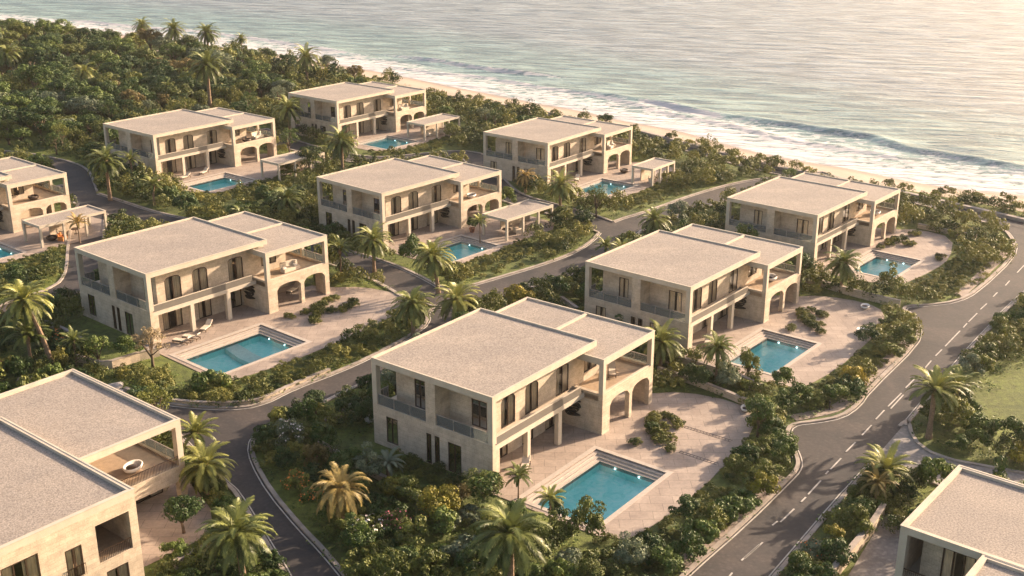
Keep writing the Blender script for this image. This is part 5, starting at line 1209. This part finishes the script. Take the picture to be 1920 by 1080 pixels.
# round rattan-like dark pods
def make_pod(m):
    r=empty('pod_chair'); b=MB(); b.lathe([(.02,.02),(.45,.05),(.72,.30),(.70,.55),(.58,.60),(.55,.38),(.3,.25),(.01,.24)],16); b.build('shell',M[m],r,smooth=True)
    b=MB(); b.lathe([(.01,.24),(.42,.3),(.4,.42),(.01,.46)],12); b.build('cushion',M['cushion'],r,smooth=True); return r
pd=make_pod('darkwood'); PD=[('centre',3.9,-1.8,.05,'dark round chair in front of the gallery of the centre villa'),('seaward',15.6,-4.2,.05,'dark round chair on the patio of the seaward villa'),('edge',17.2,0,3.42,'dark round seat on the terrace of the left edge villa'),('backleft',16.2,-1.0,3.42,'brown round chair on the terrace of the back left villa'),('edge',14.5,-8.6,.05,'dark round chair under the left edge pergola')]
for i,(h,x,y,z,lab) in enumerate(PD):
    o=pd if i==0 else copy_tree(pd); place(o,h,x,y,z); tag(o,lab,'pod chair','dark round chairs')
def make_table():
    r=empty('garden_table'); b=MB(); b.lathe([(.01,.68),(.6,.68),(.62,.72),(.6,.75),(.01,.75)],18); b.build('tabletop',M['darkwood'],r); b=MB(); b.lathe([(.3,0),(.28,.03),(.06,.08),(.05,.66),(.12,.68)],12); b.build('pedestal',M['darkwood'],r); return r
tbm=make_table(); TB=[('centre',15.0,-8.4,'round dark table under the centre pergola'),('back',18.4,-8.6,'round dark table under the pergola of the rearmost villa'),('edge',18.0,-8.4,'round dark table under the pergola at the left edge'),('backleft',15.0,-12.4,'round dark table under the pergola of the back left villa'),('front',15.6,1.2,'round dark table inside the arcade of the front middle villa')]
for i,(h,x,y,lab) in enumerate(TB):
    o=tbm if i==0 else copy_tree(tbm); place(o,h,x,y,.05); tag(o,lab,'table','round garden tables')
# armchairs in the pergolas
def make_chair(m):
    r=empty('armchair'); b=MB(); b.box(-.4,.4,-.4,.35,.2,.42); b.build('seat',M[m],r); b=MB(); b.prism([(.28,.42),(.42,.95),(.52,.93),(.42,.2),(.35,.2),(.35,.42)],-.4,.4,'x'); b.build('backrest',M[m],r)
    for s in (-1,1):
        b=MB(); b.box(s*.46-.06,s*.46+.06,-.4,.4,.0,.62); b.build('armrest',M[m],r)
    return r
ac=make_chair('cushion'); ao=make_chair('orange')
for i,(o0,h,x,y,rz,lab) in enumerate([(ac,'centre',16.3,-9.2,1.2,'beige armchair under the centre pergola'),(ac,'back',17.2,-9.6,2.0,'beige armchair under the pergola of the rearmost villa'),(ac,'edge',16.2,-7.8,1.0,'beige armchair under the left edge pergola'),(ac,'seaward',13.0,-11.0,.6,'beige armchair under the small seaward pergola'),(ao,'edge',15.4,-9.6,.5,'orange armchair at the front of the left edge pergola')]):
    o=o0 if (i==0 or o0 is ao) else copy_tree(o0); place(o,h,x,y,.05,rz); tag(o,lab,'armchair','armchairs under the pergolas')
# potted plant at the centre arcade
r=empty('potted_plant'); b=MB(); b.lathe([(.01,0),(.28,0),(.40,.5),(.42,.6),(.34,.6),(.3,.5),(.01,.5)],16); b.build('pot',M['terracotta'],r)
o=bpy.data.objects.new('foliage',bushmesh('leafy shrub','olive green',0)); col.objects.link(o); o.parent=r; o.location=(0,0,.45); o.scale=(.9,.9,1.1); place(r,'centre',12.6,-4.2,.05); tag(r,'large potted plant in a terracotta pot by the centre pergola','potted plant')
# rocks
def rock(px,py,s,lab,seed):
    g=random.Random(seed); b=MB(); ico=[]
    import bmesh
    bm=bmesh.new(); bmesh.ops.create_icosphere(bm,subdivisions=3,radius=1)
    for v in bm.verts:
        p=v.co; k=.8+.35*(math.sin(p.x*3+seed)*math.cos(p.y*2.6+seed*2)+math.sin(p.z*4+seed)*.5)*.5; v.co=Vector((p.x*1.2,p.y*.9,max(-.3,p.z*.7)))*k
    me=bpy.data.meshes.new('rock'); bm.to_mesh(me); bm.free(); me.materials.append(M['rock']); o=bpy.data.objects.new('rock',me); col.objects.link(o); x,y=G(px,py); o.location=(x,y,.12*s); o.scale=(s,s,s); o.rotation_euler=(0,0,g.uniform(0,6)); tag(o,lab,'rock','pale garden rocks')
rock(214,728,.9,'upright pale rock at the lane corner left of the flower bed',1); rock(226,738,.6,'smaller rock leaning on the upright one at the lane corner',2); rock(46,716,1.0,'flat pale rock behind the roof of the corner villa',3); rock(85,705,.6,'small pale rock right of the flat one near the leaning palm',4)
rock(1600,535,.5,'pale rock at the near corner of the rightmost pool patio',5); rock(900,1010+60,.7,'pale rock in the shrubbery below the front pool',6)
# kerbside bollards
bl=empty('bollard'); b=MB(); b.lathe([(.07,0),(.07,.72),(.09,.74),(.09,.86),(.02,.90)],10); b.build('post',M['black'],bl)
for i,(px,py) in enumerate([(1283,1062),(1313,1034),(1376,980),(1401,956),(1466,900),(1497,878),(1568,772),(1640,706)]):
    o=bl if i==0 else copy_tree(bl); x,y=G(px,py); d=.3; o.location=(x-.9*.6,y+.9*.4,0); tag(o,['short dark bollard nearest the bottom on the main road pavement','second dark bollard from the bottom on the road pavement','third dark bollard from the bottom on the road pavement','fourth dark bollard from the bottom on the road pavement','dark bollard just below the road junction','dark bollard on the junction corner of the front hedge','dark bollard on the curved corner of the right garden','dark bollard beside the hedge of the right garden'][i],'bollard','dark bollards along the pavement')
# drainage strips on the front patio
def drain(h,x0,y0,x1,y1,lab):
    p=L(h,x0,y0); q=L(h,x1,y1); r=empty('drain_grate',(*p,0.05)); r.rotation_euler=(0,0,math.atan2(q[1]-p[1],q[0]-p[0])); l=math.hypot(q[0]-p[0],q[1]-p[1])
    b=MB(); b.box(0,l,-.2,-.14,0,.012); b.box(0,l,.14,.2,0,.012); b.build('rail',M['bronze'],r)
    b=MB(); k=int(l/.3)
    for i in range(k): b.box(i*l/k,i*l/k+.07,-.14,.14,0,.010)
    b.build('bars',M['bronze'],r); tag(r,lab,'drain grate','ladder-like drain grates')
drain('front',14.4,-8.8,14.4,-12.4,'ladder-like dark drain strip on the front patio nearer the pool'); drain('front',18.8,-6.8,18.8,-11.4,'ladder-like dark drain strip on the front patio farther from the pool')
# egg-shaped stone beside the front villa
b=MB(); b.lathe([(.01,0),(.3,.05),(.42,.35),(.36,.7),(.2,.92),(.01,.98)],14); o=b.build('garden_ornament',M['white'],smooth=True); x,y=G(692,792); o.location=(x,y,0); tag(o,'pale egg-shaped ornament at the back corner of the front middle villa','ornament')
# ---------------------------------------------------------------- air
hb=MB(); hb.box(-1500,1500,-120,3000,-9,60)
m=bpy.data.materials.new('haze'); m.use_nodes=True; n=m.node_tree; n.nodes.clear(); o_=N(n,'ShaderNodeOutputMaterial'); pv=N(n,'ShaderNodeVolumePrincipled')
pv.inputs['Color'].default_value=(.97,.95,.93,1); pv.inputs['Density'].default_value=HAZE; pv.inputs['Anisotropy'].default_value=.55; n.links.new(pv.outputs[0],o_.inputs['Volume'])
hz=hb.build('haze',m); tag(hz,'thin warm sea haze in the air','haze',kind='stuff')
